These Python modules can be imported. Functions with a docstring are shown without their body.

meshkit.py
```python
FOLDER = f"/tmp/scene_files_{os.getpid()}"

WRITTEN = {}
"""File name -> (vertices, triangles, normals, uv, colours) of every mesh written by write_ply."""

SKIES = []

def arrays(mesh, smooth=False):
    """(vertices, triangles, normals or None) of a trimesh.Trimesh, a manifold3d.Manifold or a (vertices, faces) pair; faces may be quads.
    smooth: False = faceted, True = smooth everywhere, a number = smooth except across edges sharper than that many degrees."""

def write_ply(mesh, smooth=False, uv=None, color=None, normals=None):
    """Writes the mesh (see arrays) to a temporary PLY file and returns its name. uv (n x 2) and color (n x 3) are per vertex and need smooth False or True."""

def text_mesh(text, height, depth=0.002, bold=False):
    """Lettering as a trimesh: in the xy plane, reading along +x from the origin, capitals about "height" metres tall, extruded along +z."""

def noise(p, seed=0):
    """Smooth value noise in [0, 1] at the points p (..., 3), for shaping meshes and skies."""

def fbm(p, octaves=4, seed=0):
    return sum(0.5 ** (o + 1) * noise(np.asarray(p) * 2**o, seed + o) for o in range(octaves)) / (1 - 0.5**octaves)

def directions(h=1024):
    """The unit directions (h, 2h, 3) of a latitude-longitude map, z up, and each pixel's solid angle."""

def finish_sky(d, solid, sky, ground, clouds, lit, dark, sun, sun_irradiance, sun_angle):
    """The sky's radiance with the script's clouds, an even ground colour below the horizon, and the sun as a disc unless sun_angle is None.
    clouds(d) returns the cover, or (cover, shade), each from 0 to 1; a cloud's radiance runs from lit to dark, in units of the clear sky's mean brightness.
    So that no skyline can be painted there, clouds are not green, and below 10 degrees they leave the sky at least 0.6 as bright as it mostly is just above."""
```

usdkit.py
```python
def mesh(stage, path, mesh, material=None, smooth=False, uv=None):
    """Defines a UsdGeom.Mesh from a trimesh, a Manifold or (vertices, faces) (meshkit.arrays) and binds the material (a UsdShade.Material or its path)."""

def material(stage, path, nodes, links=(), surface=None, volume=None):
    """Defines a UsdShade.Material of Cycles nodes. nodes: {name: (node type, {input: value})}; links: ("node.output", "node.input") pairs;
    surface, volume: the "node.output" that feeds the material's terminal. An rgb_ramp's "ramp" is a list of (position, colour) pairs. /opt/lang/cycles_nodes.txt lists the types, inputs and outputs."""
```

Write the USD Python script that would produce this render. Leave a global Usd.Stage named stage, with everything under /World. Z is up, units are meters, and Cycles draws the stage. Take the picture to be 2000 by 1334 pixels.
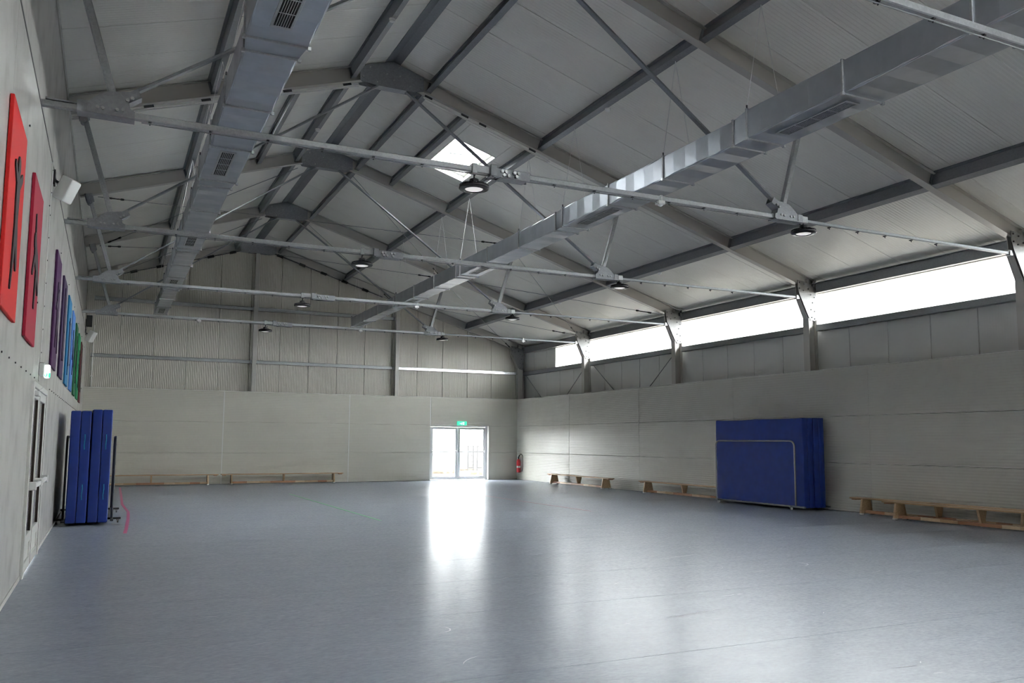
import math, random
import numpy as np
import trimesh
import shapely.geometry as sg
import usdkit, meshkit
from pxr import Usd, UsdGeom, UsdLux, Gf, Sdf, UsdShade

stage = Usd.Stage.CreateInMemory()
UsdGeom.SetStageUpAxis(stage, 'Z')
UsdGeom.SetStageMetersPerUnit(stage, 1.0)
world = UsdGeom.Xform.Define(stage, '/World')
stage.SetDefaultPrim(world.GetPrim())
rnd = random.Random(7)

# ------------------------------------------------------------------ camera, sky, exposure
CX, CZ, YAW, PITCH, ROLL, F = 0.8276, 1.6, 0.4485, 0.1044, 0.0054, 1645.58
cam = UsdGeom.Camera.Define(stage, '/World/camera')
r = np.array([math.cos(YAW), -math.sin(YAW), 0]); fw = np.array([math.sin(YAW), math.cos(YAW), 0]); up = np.array([0, 0, 1.0])
d = fw * math.cos(PITCH) + up * math.sin(PITCH)
u = -fw * math.sin(PITCH) + up * math.cos(PITCH)
r2 = r * math.cos(ROLL) + u * math.sin(ROLL); u2 = u * math.cos(ROLL) - r * math.sin(ROLL)
M = Gf.Matrix4d(*[float(x) for x in (*r2, 0, *u2, 0, *(-d), 0, CX, 0, CZ, 1)])
cam.AddTransformOp().Set(M)
cam.CreateHorizontalApertureAttr(36.0)
cam.CreateVerticalApertureAttr(36.0 * 1334 / 2000)
cam.CreateFocalLengthAttr(F / 2000 * 36.0)
cam.CreateHorizontalApertureOffsetAttr(-6.4 / 2000 * 36.0)
cam.CreateVerticalApertureOffsetAttr(23.0 / 2000 * 36.0)
cam.CreateClippingRangeAttr((0.05, 2000.0))
cam.CreateExposureAttr(3.42)

sky = UsdLux.DomeLight.Define(stage, '/World/sky')            # even white overcast
sky.CreateIntensityAttr(1.0)
sky.CreateColorAttr(Gf.Vec3f(1.0, 1.0, 1.02))

# ------------------------------------------------------------------ helpers
used = {}
def numbered(parent, name):
    k = (parent, name); n = used.get(k, -1) + 1; used[k] = n
    return f'{parent}/{name}' + (f'_{n:03d}' if n else '')
base = {}
def tag(p, label=None, cat=None, group=None, kind=None):
    for k, v in (('label', label), ('category', cat), ('group', group), ('kind', kind)):
        if v: p.SetCustomDataByKey(k, v)
    return p
def thing(name, label=None, cat=None, loc=(0, 0, 0), group=None, kind=None, rotz=0):
    x = UsdGeom.Xform.Define(stage, numbered('/World', name))
    x.AddTranslateOp().Set(Gf.Vec3d(*map(float, loc)))
    if rotz: x.AddRotateZOp().Set(rotz)
    base[str(x.GetPath())] = np.array(loc, float)
    return tag(x.GetPrim(), label, cat, group, kind)
def obj(name, mesh, mat, parent=None, smooth=False, label=None, kind=None, local=False):
    """One Mesh prim under parent (vertices in world coordinates unless local)."""
    if isinstance(mesh, list): mesh = trimesh.util.concatenate(mesh)
    pp = str(parent.GetPath()) if parent else '/World'
    path = numbered(pp, name)
    root = '/'.join(pp.split('/')[:3])
    off = base.get(root, np.zeros(3)) if not local else np.zeros(3)
    v = np.asarray(mesh.vertices) - off
    m = usdkit.mesh(stage, path, trimesh.Trimesh(v, mesh.faces, process=False), MAT[mat], smooth)
    return tag(m.GetPrim(), label, None, None, kind)
def dup(root, loc, label=None, group=None, rotz=0):
    was = root.GetCustomData()
    name = root.GetName().rstrip('0123456789').rstrip('_')
    x = thing(name, label or was.get('label'), was.get('category'), loc, group or was.get('group'), was.get('kind'), rotz)
    x.GetReferences().AddInternalReference(root.GetPath())
    x.SetInstanceable(True)
    return x

cat_ = trimesh.util.concatenate
def box(x0, x1, y0, y1, z0, z1):
    m = trimesh.creation.box([abs(x1 - x0), abs(y1 - y0), abs(z1 - z0)])
    m.apply_translation([(x0 + x1) / 2, (y0 + y1) / 2, (z0 + z1) / 2]); return m
def bbox(x0, x1, y0, y1, z0, z1, b=.006):
    """box with chamfered edges"""
    import manifold3d as m3
    c = [(sx, sy, sz) for sx in (0, 1) for sy in (0, 1) for sz in (0, 1)]
    pts = []
    X, Y, Z = (x0, x1), (y0, y1), (z0, z1)
    for sx, sy, sz in c:
        s = [1 - 2 * sx, 1 - 2 * sy, 1 - 2 * sz]; p = [X[sx], Y[sy], Z[sz]]
        for k in range(3):
            q = [p[i] + (s[i] * b if i != k else 0) for i in range(3)]; pts.append(q)
    return trimesh.Trimesh(pts, process=False).convex_hull
def frame_from(dv, upv=(0, 0, 1)):
    w = np.array(dv, float); w /= np.linalg.norm(w)
    upv = np.array(upv, float)
    if abs(w @ upv) > .999: upv = np.array([1.0, 0, 0])
    s = np.cross(w, upv); s /= np.linalg.norm(s)
    t = np.cross(s, w)
    return s, t, w
def prism(poly, p0, p1, upv=(0, 0, 1)):
    """section poly [(side, up)] swept from p0 to p1"""
    p0, p1 = np.array(p0, float), np.array(p1, float)
    s, t, w = frame_from(p1 - p0, upv)
    P = poly if isinstance(poly, sg.Polygon) else sg.Polygon(poly)
    m = trimesh.creation.extrude_polygon(P, np.linalg.norm(p1 - p0), engine='earcut')
    T = np.eye(4); T[:3, 0], T[:3, 1], T[:3, 2], T[:3, 3] = s, t, w, p0
    m.apply_transform(T)
    if np.linalg.det(T[:3, :3]) < 0: m.invert()
    return m
def bar(p0, p1, w, h=None, upv=(0, 0, 1)):
    h = h or w; b = min(w, h) * .12
    return prism([(-w/2+b, -h/2), (w/2-b, -h/2), (w/2, -h/2+b), (w/2, h/2-b), (w/2-b, h/2), (-w/2+b, h/2), (-w/2, h/2-b), (-w/2, -h/2+b)], p0, p1, upv)
def ibeam(p0, p1, dep, wid, upv=(0, 0, 1), tw=.012, tf=.016):
    h, w, a, f = dep / 2, wid / 2, tw / 2, tf
    return prism([(-w, -h), (w, -h), (w, -h+f), (a, -h+f), (a, h-f), (w, h-f), (w, h), (-w, h), (-w, h-f), (-a, h-f), (-a, -h+f), (-w, -h+f)], p0, p1, upv)
def tube(pts, rad, n=8):
    pts = [np.array(p, float) for p in pts]
    V, Fc = [], []
    s = None
    for i, p in enumerate(pts):
        t = (pts[min(i+1, len(pts)-1)] - pts[max(i-1, 0)]); t /= np.linalg.norm(t)
        if s is None:
            a = np.array([0, 0, 1.0]) if abs(t[2]) < .9 else np.array([1.0, 0, 0])
            s = np.cross(t, a)
        s = s - (s @ t) * t; s /= np.linalg.norm(s); b = np.cross(t, s)
        for k in range(n):
            an = 2 * math.pi * k / n; V.append(p + rad * (math.cos(an) * s + math.sin(an) * b))
    m = len(pts)
    for i in range(m - 1):
        for k in range(n):
            a, b2 = i*n+k, i*n+(k+1) % n
            Fc += [(a, b2, b2+n), (a, b2+n, a+n)]
    V += [pts[0], pts[-1]]; c0, c1 = len(V)-2, len(V)-1
    for k in range(n):
        Fc += [(c0, (k+1) % n, k), (c1, (m-1)*n+k, (m-1)*n+(k+1) % n)]
    return trimesh.Trimesh(V, Fc, process=False)
def arc_path(pts, rad, n=6):
    """polyline with rounded corners"""
    pts = [np.array(p, float) for p in pts]; out = [pts[0]]
    for i in range(1, len(pts) - 1):
        a, b, c = pts[i-1], pts[i], pts[i+1]
        u1, u2_ = (a-b)/np.linalg.norm(a-b), (c-b)/np.linalg.norm(c-b)
        p, q = b + u1*rad, b + u2_*rad
        for k in range(n+1):
            t = k/n; out.append((1-t)**2*p + 2*t*(1-t)*b + t*t*q)
    return out + [pts[-1]]
def lathe(prof, c, n=40, axis=(0, 0, 1)):
    """profile [(r, z)] turned about the vertical through c"""
    V, Fc = [], []
    for rr, z in prof:
        for k in range(n):
            a = 2*math.pi*k/n; V.append((rr*math.cos(a), rr*math.sin(a), z))
    m = len(prof)
    for i in range(m-1):
        for k in range(n):
            a, b = i*n+k, i*n+(k+1) % n
            Fc += [(a, b, b+n), (a, b+n, a+n)]
    t = trimesh.Trimesh(V, Fc, process=False)
    if tuple(axis) != (0, 0, 1): t.apply_transform(trimesh.geometry.align_vectors([0, 0, 1], axis))
    t.apply_translation(c); t.fix_normals(); return t
def cyl(p0, p1, rad, n=16): return tube([p0, p1], rad, n)
def inset(poly, e):
    P = sg.Polygon(poly).buffer(-e, join_style='mitre')
    c = list(P.exterior.coords)[:-1]
    return c
def slab(poly, o, U, V, N, t, ch=.009, cd=.014):
    """convex panel: outline poly [(u, v)] on the plane o + uU + vV, front on the N side, t thick to the back; its front edges are chamfered so that joints show"""
    o, U, V, N = (np.array(a, float) for a in (o, U, V, N))
    poly = list(sg.polygon.orient(sg.Polygon(poly), 1).exterior.coords)[:-1]
    ins = list(sg.polygon.orient(sg.Polygon(inset(poly, ch)), 1).exterior.coords)[:-1]
    if len(ins) != len(poly): ins = poly
    # align starts
    j = min(range(len(ins)), key=lambda k: (ins[k][0]-poly[0][0])**2 + (ins[k][1]-poly[0][1])**2)
    ins = ins[j:] + ins[:j]
    P = lambda q, n: o + q[0]*U + q[1]*V + n*N
    n = len(poly)
    vs = [P(q, 0) for q in ins] + [P(q, -cd) for q in poly] + [P(q, -t) for q in poly]
    f = []
    for k in range(n):
        a, b = k, (k+1) % n
        f += [(a, n+a, n+b), (a, n+b, b), (n+a, 2*n+a, 2*n+b), (n+a, 2*n+b, n+b)]
    for k in range(1, n-1): f += [(0, k, k+1), (2*n, 2*n+k+1, 2*n+k)]
    m = trimesh.Trimesh(vs, f, process=False)
    if np.cross(U, V) @ N < 0: m.invert()
    return m
def rbox(x0, x1, y0, y1, z0, z1, rad, n=(6, 6, 6)):
    """box with rounded edges and a fine grid"""
    lo, hi = np.array([x0, y0, z0]), np.array([x1, y1, z1])
    G = []
    for q in range(3):
        m_ = n[q]-4
        G.append(np.concatenate([[lo[q], lo[q]+rad*.35], np.linspace(lo[q]+rad, hi[q]-rad, m_+1), [hi[q]-rad*.35, hi[q]]]))
    V, Fc = [], []
    for ax in range(3):
        a, b = [i for i in range(3) if i != ax]
        for s in (0, 1):
            st = len(V)
            for i in range(n[a]+1):
                for j in range(n[b]+1):
                    p = np.zeros(3); p[ax] = (lo, hi)[s][ax]
                    p[a] = G[a][i]; p[b] = G[b][j]
                    V.append(p)
            for i in range(n[a]):
                for j in range(n[b]):
                    q = [st+i*(n[b]+1)+j, st+(i+1)*(n[b]+1)+j, st+(i+1)*(n[b]+1)+j+1, st+i*(n[b]+1)+j+1]
                    if (s == 1) ^ (ax == 1): Fc += [(q[0], q[1], q[2]), (q[0], q[2], q[3])]
                    else: Fc += [(q[0], q[2], q[1]), (q[0], q[3], q[2])]
    V = np.array(V); inn = np.clip(V, lo+rad, hi-rad); dv = V-inn; L = np.linalg.norm(dv, axis=1, keepdims=True)
    V = np.where(L > 0, inn + dv/np.maximum(L, 1e-9)*rad, V)
    m = trimesh.Trimesh(V, Fc, process=False); m.merge_vertices(); return m
def sphere(c, rad, sub=2, sc=(1, 1, 1)):
    m = trimesh.creation.icosphere(sub, rad); m.apply_scale(sc); m.apply_translation(c); return m
def xzplate(poly, y0, y1):
    P = sg.Polygon(poly)
    m = trimesh.creation.extrude_polygon(P, y1-y0, engine='earcut')
    v = np.array(m.vertices); m.vertices = np.stack([v[:, 0], y1 - v[:, 2], v[:, 1]], 1)
    m.fix_normals(); return m
def bolts_y(pts, y, rad=.016, h=.02):
    """hexagon heads on a plate facing -y"""
    return [tube([(x, y, z), (x, y-h, z)], rad, 6) for x, z in pts]

# ------------------------------------------------------------------ materials
MAT = {}
def mat(name, nodes, links, surface='p.BSDF'):
    MAT[name] = usdkit.material(stage, '/World/Looks/' + name, nodes, links, surface)
def plain(name, col, rough=.5, metal=0, spec=.5, **kw):
    mat(name, {'p': ('principled_bsdf', {'base_color': col, 'roughness': rough, 'metallic': metal, 'specular_ior_level': spec, **kw})}, [])
def coated(name, col, rough, direction, pitch, depth, var=.03, spec=.5):
    """coated sheet with fine rolled ribs across one axis; slight change of tone"""
    nodes = {'g': ('geometry', {}), 's': ('separate_xyz', {}),
             'k': ('math', {'math_type': 'multiply', 'value2': 2*math.pi/pitch}),
             'w': ('math', {'math_type': 'sine'}),
             'w2': ('math', {'math_type': 'multiply', 'value2': 2.2, 'use_clamp': False}),
             'c': ('clamp', {'min': -1.0, 'max': 1.0}),
             'b': ('bump', {'strength': 1.0, 'distance': depth}),
             'n': ('noise_texture', {'scale': .7, 'detail': 3}),
             'r': ('rgb_ramp', {'ramp': [(0.3, tuple(c*(1-var) for c in col)), (0.7, tuple(c*(1+var) for c in col))]}),
             'nr': ('noise_texture', {'scale': 2.2, 'detail': 4}),
             'mr': ('map_range', {'from_min': .3, 'from_max': .7, 'to_min': rough-.05, 'to_max': rough+.06}),
             'p': ('principled_bsdf', {'specular_ior_level': spec})}
    links = [('g.position', 's.vector'), (f's.{direction}', 'k.value1'), ('k.value', 'w.value1'), ('w.value', 'w2.value1'), ('w2.value', 'c.value'),
             ('c.result', 'b.height'), ('b.normal', 'p.normal'), ('g.position', 'n.vector'), ('n.fac', 'r.fac'), ('r.color', 'p.base_color'),
             ('g.position', 'nr.vector'), ('nr.fac', 'mr.value'), ('mr.result', 'p.roughness')]
    mat(name, nodes, links)
coated('roof_panel', (.77, .755, .705), .38, 'y', .075, .0014)
coated('lining_ribbed', (.57, .56, .51), .36, 'z', .062, .0016)
coated('lining_back', (.60, .58, .51), .40, 'z', .062, .0010)
coated('gable_panel', (.56, .535, .48), .42, 'x', .062, .0032)
coated('upper_panel', (.58, .58, .56), .42, 'y', .062, .0004)
coated('left_panel', (.49, .478, .45), .34, 'y', .05, .000004, .015)
def galvanised(name, col, rough=.42, metal=.65, scale=45, var=.10, rv=.045):
    nodes = {'t': ('texture_coordinate', {}), 'v': ('voronoi_texture', {'scale': scale}), 'n': ('noise_texture', {'scale': 5, 'detail': 5}),
             'hs': ('separate_color', {}), 'a': ('mix_float', {'fac': .6}),
             'r': ('rgb_ramp', {'ramp': [(0.25, tuple(c*(1-var) for c in col)), (0.75, tuple(c*(1+var) for c in col))]}),
             'm': ('map_range', {'from_min': .2, 'from_max': .8, 'to_min': rough-rv, 'to_max': rough+rv}),
             'p': ('principled_bsdf', {'metallic': metal})}
    links = [('t.object', 'v.vector'), ('t.object', 'n.vector'), ('v.color', 'hs.color'), ('hs.r', 'a.a'), ('n.fac', 'a.b'), ('a.result', 'r.fac'), ('r.color', 'p.base_color'),
             ('n.fac', 'm.value'), ('m.result', 'p.roughness')]
    mat(name, nodes, links)
galvanised('galvanised', (.40, .41, .42))
galvanised('galvanised_plate', (.30, .31, .325), .5, .5, 34, .10)
galvanised('haunch_metal', (.20, .20, .20), .55, .3, 34, .08)
galvanised('duct_metal', (.47, .50, .55), .33, .9, 90, .015, .012)
galvanised('purlin_metal', (.25, .26, .275), .42, .5, 40, .08)
galvanised('bright_metal', (.62, .63, .64), .3, .85, 30, .1)
plain('rafter_metal', (.47, .455, .43), .46, .25)
plain('aluminium_frame', (.66, .67, .69), .35, .2)
plain('fence_black', (.03, .03, .032), .6)
plain('white_plastic', (.75, .75, .74), .4)
plain('lamp_lens', (.85, .84, .82), .35, emission_color=(1, .97, .92), emission_strength=.05)
plain('black_paint', (.018, .018, .02), .42)
plain('black_plastic', (.02, .02, .022), .5)
plain('dark_gap', (.012, .012, .014), .8)
plain('dark_steel', (.075, .075, .08), .4, .6)
plain('grey_tube', (.30, .31, .31), .35, .6)
plain('white_frame', (.72, .72, .69), .35)
plain('rubber_white', (.72, .72, .70), .6)
plain('red_paint', (.50, .018, .03), .3)
plain('cord_blue', (.02, .28, .48), .7)
plain('door_seal', (.05, .028, .022), .6)
plain('concrete', (.45, .43, .40), .9)
plain('jamb_white', (.70, .70, .68), .4)
plain('wire_metal', (.62, .62, .62), .3, .7)
plain('tape_pink', (.55, .10, .24), .45)
plain('tape_green', (.16, .50, .24), .45)
plain('tape_red', (.50, .26, .30), .45)
plain('scuff_dark', (.25, .27, .30), .45)
plain('scuff_light', (.55, .57, .60), .5)
mat('exit_green', {'p': ('principled_bsdf', {'base_color': (.01, .35, .2), 'emission_color': (.05, .62, .36), 'emission_strength': .14})}, [])
mat('exit_white', {'p': ('principled_bsdf', {'base_color': (.8, .8, .8), 'emission_color': (.85, 1, .93), 'emission_strength': .16})}, [])
mat('pane', {'lw': ('layer_weight', {'blend': .5}), 'pw': ('math', {'math_type': 'power', 'value2': 5.0}), 'f': ('math', {'math_type': 'multiply_add', 'value2': .8, 'value3': .045}), 't': ('transparent_bsdf', {'color': (.93, .95, .94)}), 'g': ('glossy_bsdf', {'roughness': .02, 'color': (.9, .9, .9)}), 'm': ('mix_closure', {})},
    [('lw.facing', 'pw.value1'), ('pw.value', 'f.value1'), ('f.value', 'm.fac'), ('t.BSDF', 'm.closure1'), ('g.BSDF', 'm.closure2')], 'm.closure')
def vinyl(name, col):
    mat(name, {'t': ('texture_coordinate', {}), 'n': ('noise_texture', {'scale': 5, 'detail': 4}), 'n2': ('noise_texture', {'scale': 220, 'detail': 2}),
               'r': ('rgb_ramp', {'ramp': [(.3, tuple(c*.85 for c in col)), (.7, tuple(c*1.15 for c in col))]}),
               'b': ('bump', {'strength': .25, 'distance': .002}), 'p': ('principled_bsdf', {'roughness': .42})},
        [('t.object', 'n.vector'), ('t.object', 'n2.vector'), ('n.fac', 'r.fac'), ('r.color', 'p.base_color'), ('n2.fac', 'b.height'), ('b.normal', 'p.normal')])
vinyl('mat_vinyl', (.008, .036, .25))
def wood(name, c1, c2, axis):
    sc = [14, 14, 14]; sc['xyz'.index(axis)] = .9
    mat(name, {'t': ('texture_coordinate', {}), 'm': ('mapping', {'scale': tuple(sc)}), 'n': ('noise_texture', {'scale': 2.2, 'detail': 5, 'distortion': .6}),
               'r': ('rgb_ramp', {'ramp': [(.3, c1), (.7, c2)]}), 'p': ('principled_bsdf', {'roughness': .42})},
        [('t.object', 'm.vector'), ('m.vector', 'n.vector'), ('n.fac', 'r.fac'), ('r.color', 'p.base_color')])
wood('bench_wood', (.50, .33, .19), (.64, .45, .28), 'y')
wood('bench_wood_pale', (.60, .44, .28), (.72, .55, .37), 'y')
wood('bench_wood_red', (.42, .20, .11), (.55, .30, .18), 'y')
for nm, c in dict(red=(.72, .018, .018), crimson=(.42, .012, .045), purple=(.07, .014, .085), violet=(.045, .02, .08), blue=(.016, .19, .40), sky_blue=(.10, .25, .62), green=(.012, .13, .05), leaf_green=(.03, .30, .13), brown=(.13, .03, .035)).items():
    plain('board_' + nm, c, .6, spec=.3)
plain('figure_dark', (.02, .016, .02), .55)
plain('figure_purple', (.03, .008, .045), .55)
plain('figure_blue', (.008, .025, .10), .55)
plain('figure_green', (.005, .03, .012), .55)
# floor: blue-grey linoleum, marbled and scuffed
mat('linoleum', {'g': ('geometry', {}), 'm': ('mapping', {'scale': (.9, 1.7, 1), 'rotation': (0, 0, .12)}), 'n': ('noise_texture', {'scale': 3.2, 'detail': 8, 'roughness': .65, 'distortion': .9}),
                 'm2': ('mapping', {'scale': (8, 16, 1), 'rotation': (0, 0, .2)}), 'n2': ('noise_texture', {'scale': 2.0, 'detail': 5, 'roughness': .7}),
                 'x': ('mix_float', {'fac': .3}),
                 'r': ('rgb_ramp', {'ramp': [(.30, (.275, .308, .368)), (.5, (.318, .352, .415)), (.68, (.36, .392, .455))]}),
                 'm3': ('mapping', {'scale': (1.1, 3.2, 1), 'rotation': (0, 0, -.25)}), 'v': ('noise_texture', {'scale': 9, 'detail': 6, 'roughness': .75, 'distortion': 2.2}),
                 'sr': ('rgb_ramp', {'ramp': [(.0, (0, 0, 0)), (.66, (0, 0, 0)), (.74, (1, 1, 1))]}), 'sx': ('mix', {'mix_type': 'mix', 'color2': (.52, .55, .59)}), 'sk': ('math', {'math_type': 'multiply', 'value2': .35}),
                 'rg': ('map_range', {'from_min': .3, 'from_max': .7, 'to_min': .23, 'to_max': .33}),
                 'b': ('bump', {'strength': .3, 'distance': .0015}), 'nb': ('noise_texture', {'scale': 1.6, 'detail': 2}),
                 'p': ('principled_bsdf', {'specular_ior_level': .11})},
    [('g.position', 'm.vector'), ('m.vector', 'n.vector'), ('g.position', 'm2.vector'), ('m2.vector', 'n2.vector'), ('n.fac', 'x.a'), ('n2.fac', 'x.b'), ('x.result', 'r.fac'),
     ('g.position', 'm3.vector'), ('m3.vector', 'v.vector'), ('v.fac', 'sr.fac'), ('sr.color', 'sk.value1'), ('sk.value', 'sx.fac'), ('r.color', 'sx.color1'), ('sx.color', 'p.base_color'),
     ('n2.fac', 'rg.value'), ('rg.result', 'p.roughness'), ('g.position', 'nb.vector'), ('nb.fac', 'b.height'), ('b.normal', 'p.normal')])
mat('sand', {'g': ('geometry', {}), 'n': ('noise_texture', {'scale': .8, 'detail': 8}), 'r': ('rgb_ramp', {'ramp': [(.35, (.062, .050, .036)), (.7, (.10, .085, .068))]}), 'p': ('principled_bsdf', {'roughness': .95})},
    [('g.position', 'n.vector'), ('n.fac', 'r.fac'), ('r.color', 'p.base_color')])

# ------------------------------------------------------------------ measures of the hall
XR = 5.677                    # ridge
W = 16.66                     # face of the right lining
XC0, XC1 = 16.72, 17.0       # columns
XO = 17.14                    # face of the right outer wall
YB = 32.70                    # face of the back lining
YG = 32.97                    # face of the gable sheets
Y0 = -6.5                     # wall behind the camera
LED = 3.40
S, Y1 = 5.6206, 10.335
Y = lambda i: Y1 + (i-1)*S    # frames 0..5
ZR, SL = 9.285, .310          # underside of the roof at the ridge, slope
rz = lambda x: ZR - SL*abs(x-XR)
CSL = math.cos(math.atan(SL))

# ------------------------------------------------------------------ setting: floor
fl = thing('floor', kind='structure')
seams = [Y0, -4.6, -2.8, -1.0, .8, 2.4, 3.9, 5.45, 7.5, 9.2, 10.85, 12.48, 14.25, 16.05, 17.8, 19.6, 21.4, 23.2, 25.0, 26.8, 28.6, 30.4, YB + .35]
for a, b in zip(seams, seams[1:]):
    obj('floor_sheet', slab([(-.02, a), (XO, a), (XO, b), (-.02, b)], (0, 0, 0), (1, 0, 0), (0, 1, 0), (0, 0, 1), .1, .0035, .004), 'linoleum', fl)

# ------------------------------------------------------------------ ceiling
ce = thing('ceiling', kind='structure')
holes = {1: (7.78, 8.82), -1: (2*XR-8.82, 2*XR-7.78)}
HOLES_Y = [(17.72, 19.82), (17.72-3*S, 19.82-3*S)]   # every third bay
k = -14
ends = [Y0]
while True:
    y = 8.76 + 1.15*k; k += 1
    if y <= Y0 + .2: continue
    if y >= YG + .3: break
    ends.append(y)
ends.append(YG + .3)
for side in (1, -1):
    Uv = np.array([side*1.0, 0, -SL]); Uv /= np.linalg.norm(Uv)      # down the slope
    N = np.array([-side*SL, 0, -1.0]); N /= np.linalg.norm(N)          # inwards
    xl = XO + .45 if side == 1 else -.5
    Lx = abs(xl - XR)/CSL
    hu = sorted(abs(h-XR)/CSL for h in holes[side])
    for a, b in zip(ends, ends[1:]):
        sl_ = lambda u0, u1, v0, v1: slab([(u0, v0), (u1, v0), (u1, v1), (u0, v1)], (XR, 0, ZR), Uv, (0, 1, 0), N, .12, .008, .012)
        cut = [q for q in HOLES_Y if b > q[0] and a < q[1]]
        if not cut: m = sl_(0, Lx, a, b)
        else:
            HY0, HY1 = cut[0]
            m = [sl_(0, hu[0], a, b), sl_(hu[1], Lx, a, b)]
            if a < HY0: m.append(sl_(hu[0], hu[1], a, HY0))
            if b > HY1: m.append(sl_(hu[0], hu[1], HY1, b))
        obj('roof_panel', m, 'roof_panel', ce)
obj('ridge_flashing', prism([(-.16, -.054), (0, -.004), (.16, -.054), (.16, -.066), (0, -.016), (-.16, -.066)], (XR, Y0, ZR), (XR, YG, ZR)), 'purlin_metal', ce)

# skylights
for n, side, (HY0, HY1) in ((1, 1, HOLES_Y[0]), (2, -1, HOLES_Y[0]), (20, 1, HOLES_Y[1]), (21, -1, HOLES_Y[1])):
    w = thing(f'window_{n}', kind='structure')
    Uv = np.array([side*1.0, 0, -SL]); Uv /= np.linalg.norm(Uv)
    N = np.array([-side*SL, 0, -1.0]); N /= np.linalg.norm(N)
    hu = sorted(abs(h-XR)/CSL for h in holes[side])
    o = np.array([XR, 0, ZR]); P = lambda uu, y, nn: o + uu*Uv + np.array([0, y, 0]) + nn*N
    def bx(u0, u1, v0, v1, n0, n1):
        return slab([(u0, v0), (u1, v0), (u1, v1), (u0, v1)], o + n1*N, Uv, (0, 1, 0), N, n1-n0, .004, .004)
    t = .035
    # lining of the shaft through the roof and the sash above it
    obj('window_reveal', [bx(hu[0]-.005, hu[0]+.02, HY0, HY1, -.22, .012), bx(hu[1]-.02, hu[1]+.005, HY0, HY1, -.22, .012), bx(hu[0], hu[1], HY0-.005, HY0+.02, -.22, .012), bx(hu[0], hu[1], HY1-.02, HY1+.005, -.22, .012)], 'white_frame', w)
    obj('window_frame', [bx(hu[0]+.02, hu[0]+.085, HY0+.02, HY1-.02, -.2, -.13), bx(hu[1]-.085, hu[1]-.02, HY0+.02, HY1-.02, -.2, -.13), bx(hu[0]+.085, hu[1]-.085, HY0+.02, HY0+.085, -.2, -.13), bx(hu[0]+.085, hu[1]-.085, HY1-.085, HY1-.02, -.2, -.13)], 'white_frame', w)
    obj('window_pane', bx(hu[0]+.06, hu[1]-.06, HY0+.06, HY1-.06, -.172, -.16), 'pane', w)
    uc, yc = (hu[0]+hu[1])/2, (HY0+HY1)/2
    obj('window_opener', [bar(P(uc-.28, yc+.05, -.1), P(uc+.06, yc-.32, -.1), .035), tube([P(uc-.28, yc+.05, -.1), P(uc-.36, yc-.5, -.12), P(uc-.1, yc-.62, -.12)], .008, 6), bar(P(uc+.08, yc-.36, -.1), P(uc+.2, yc-.42, -.12), .02)], 'grey_tube', w)

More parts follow.
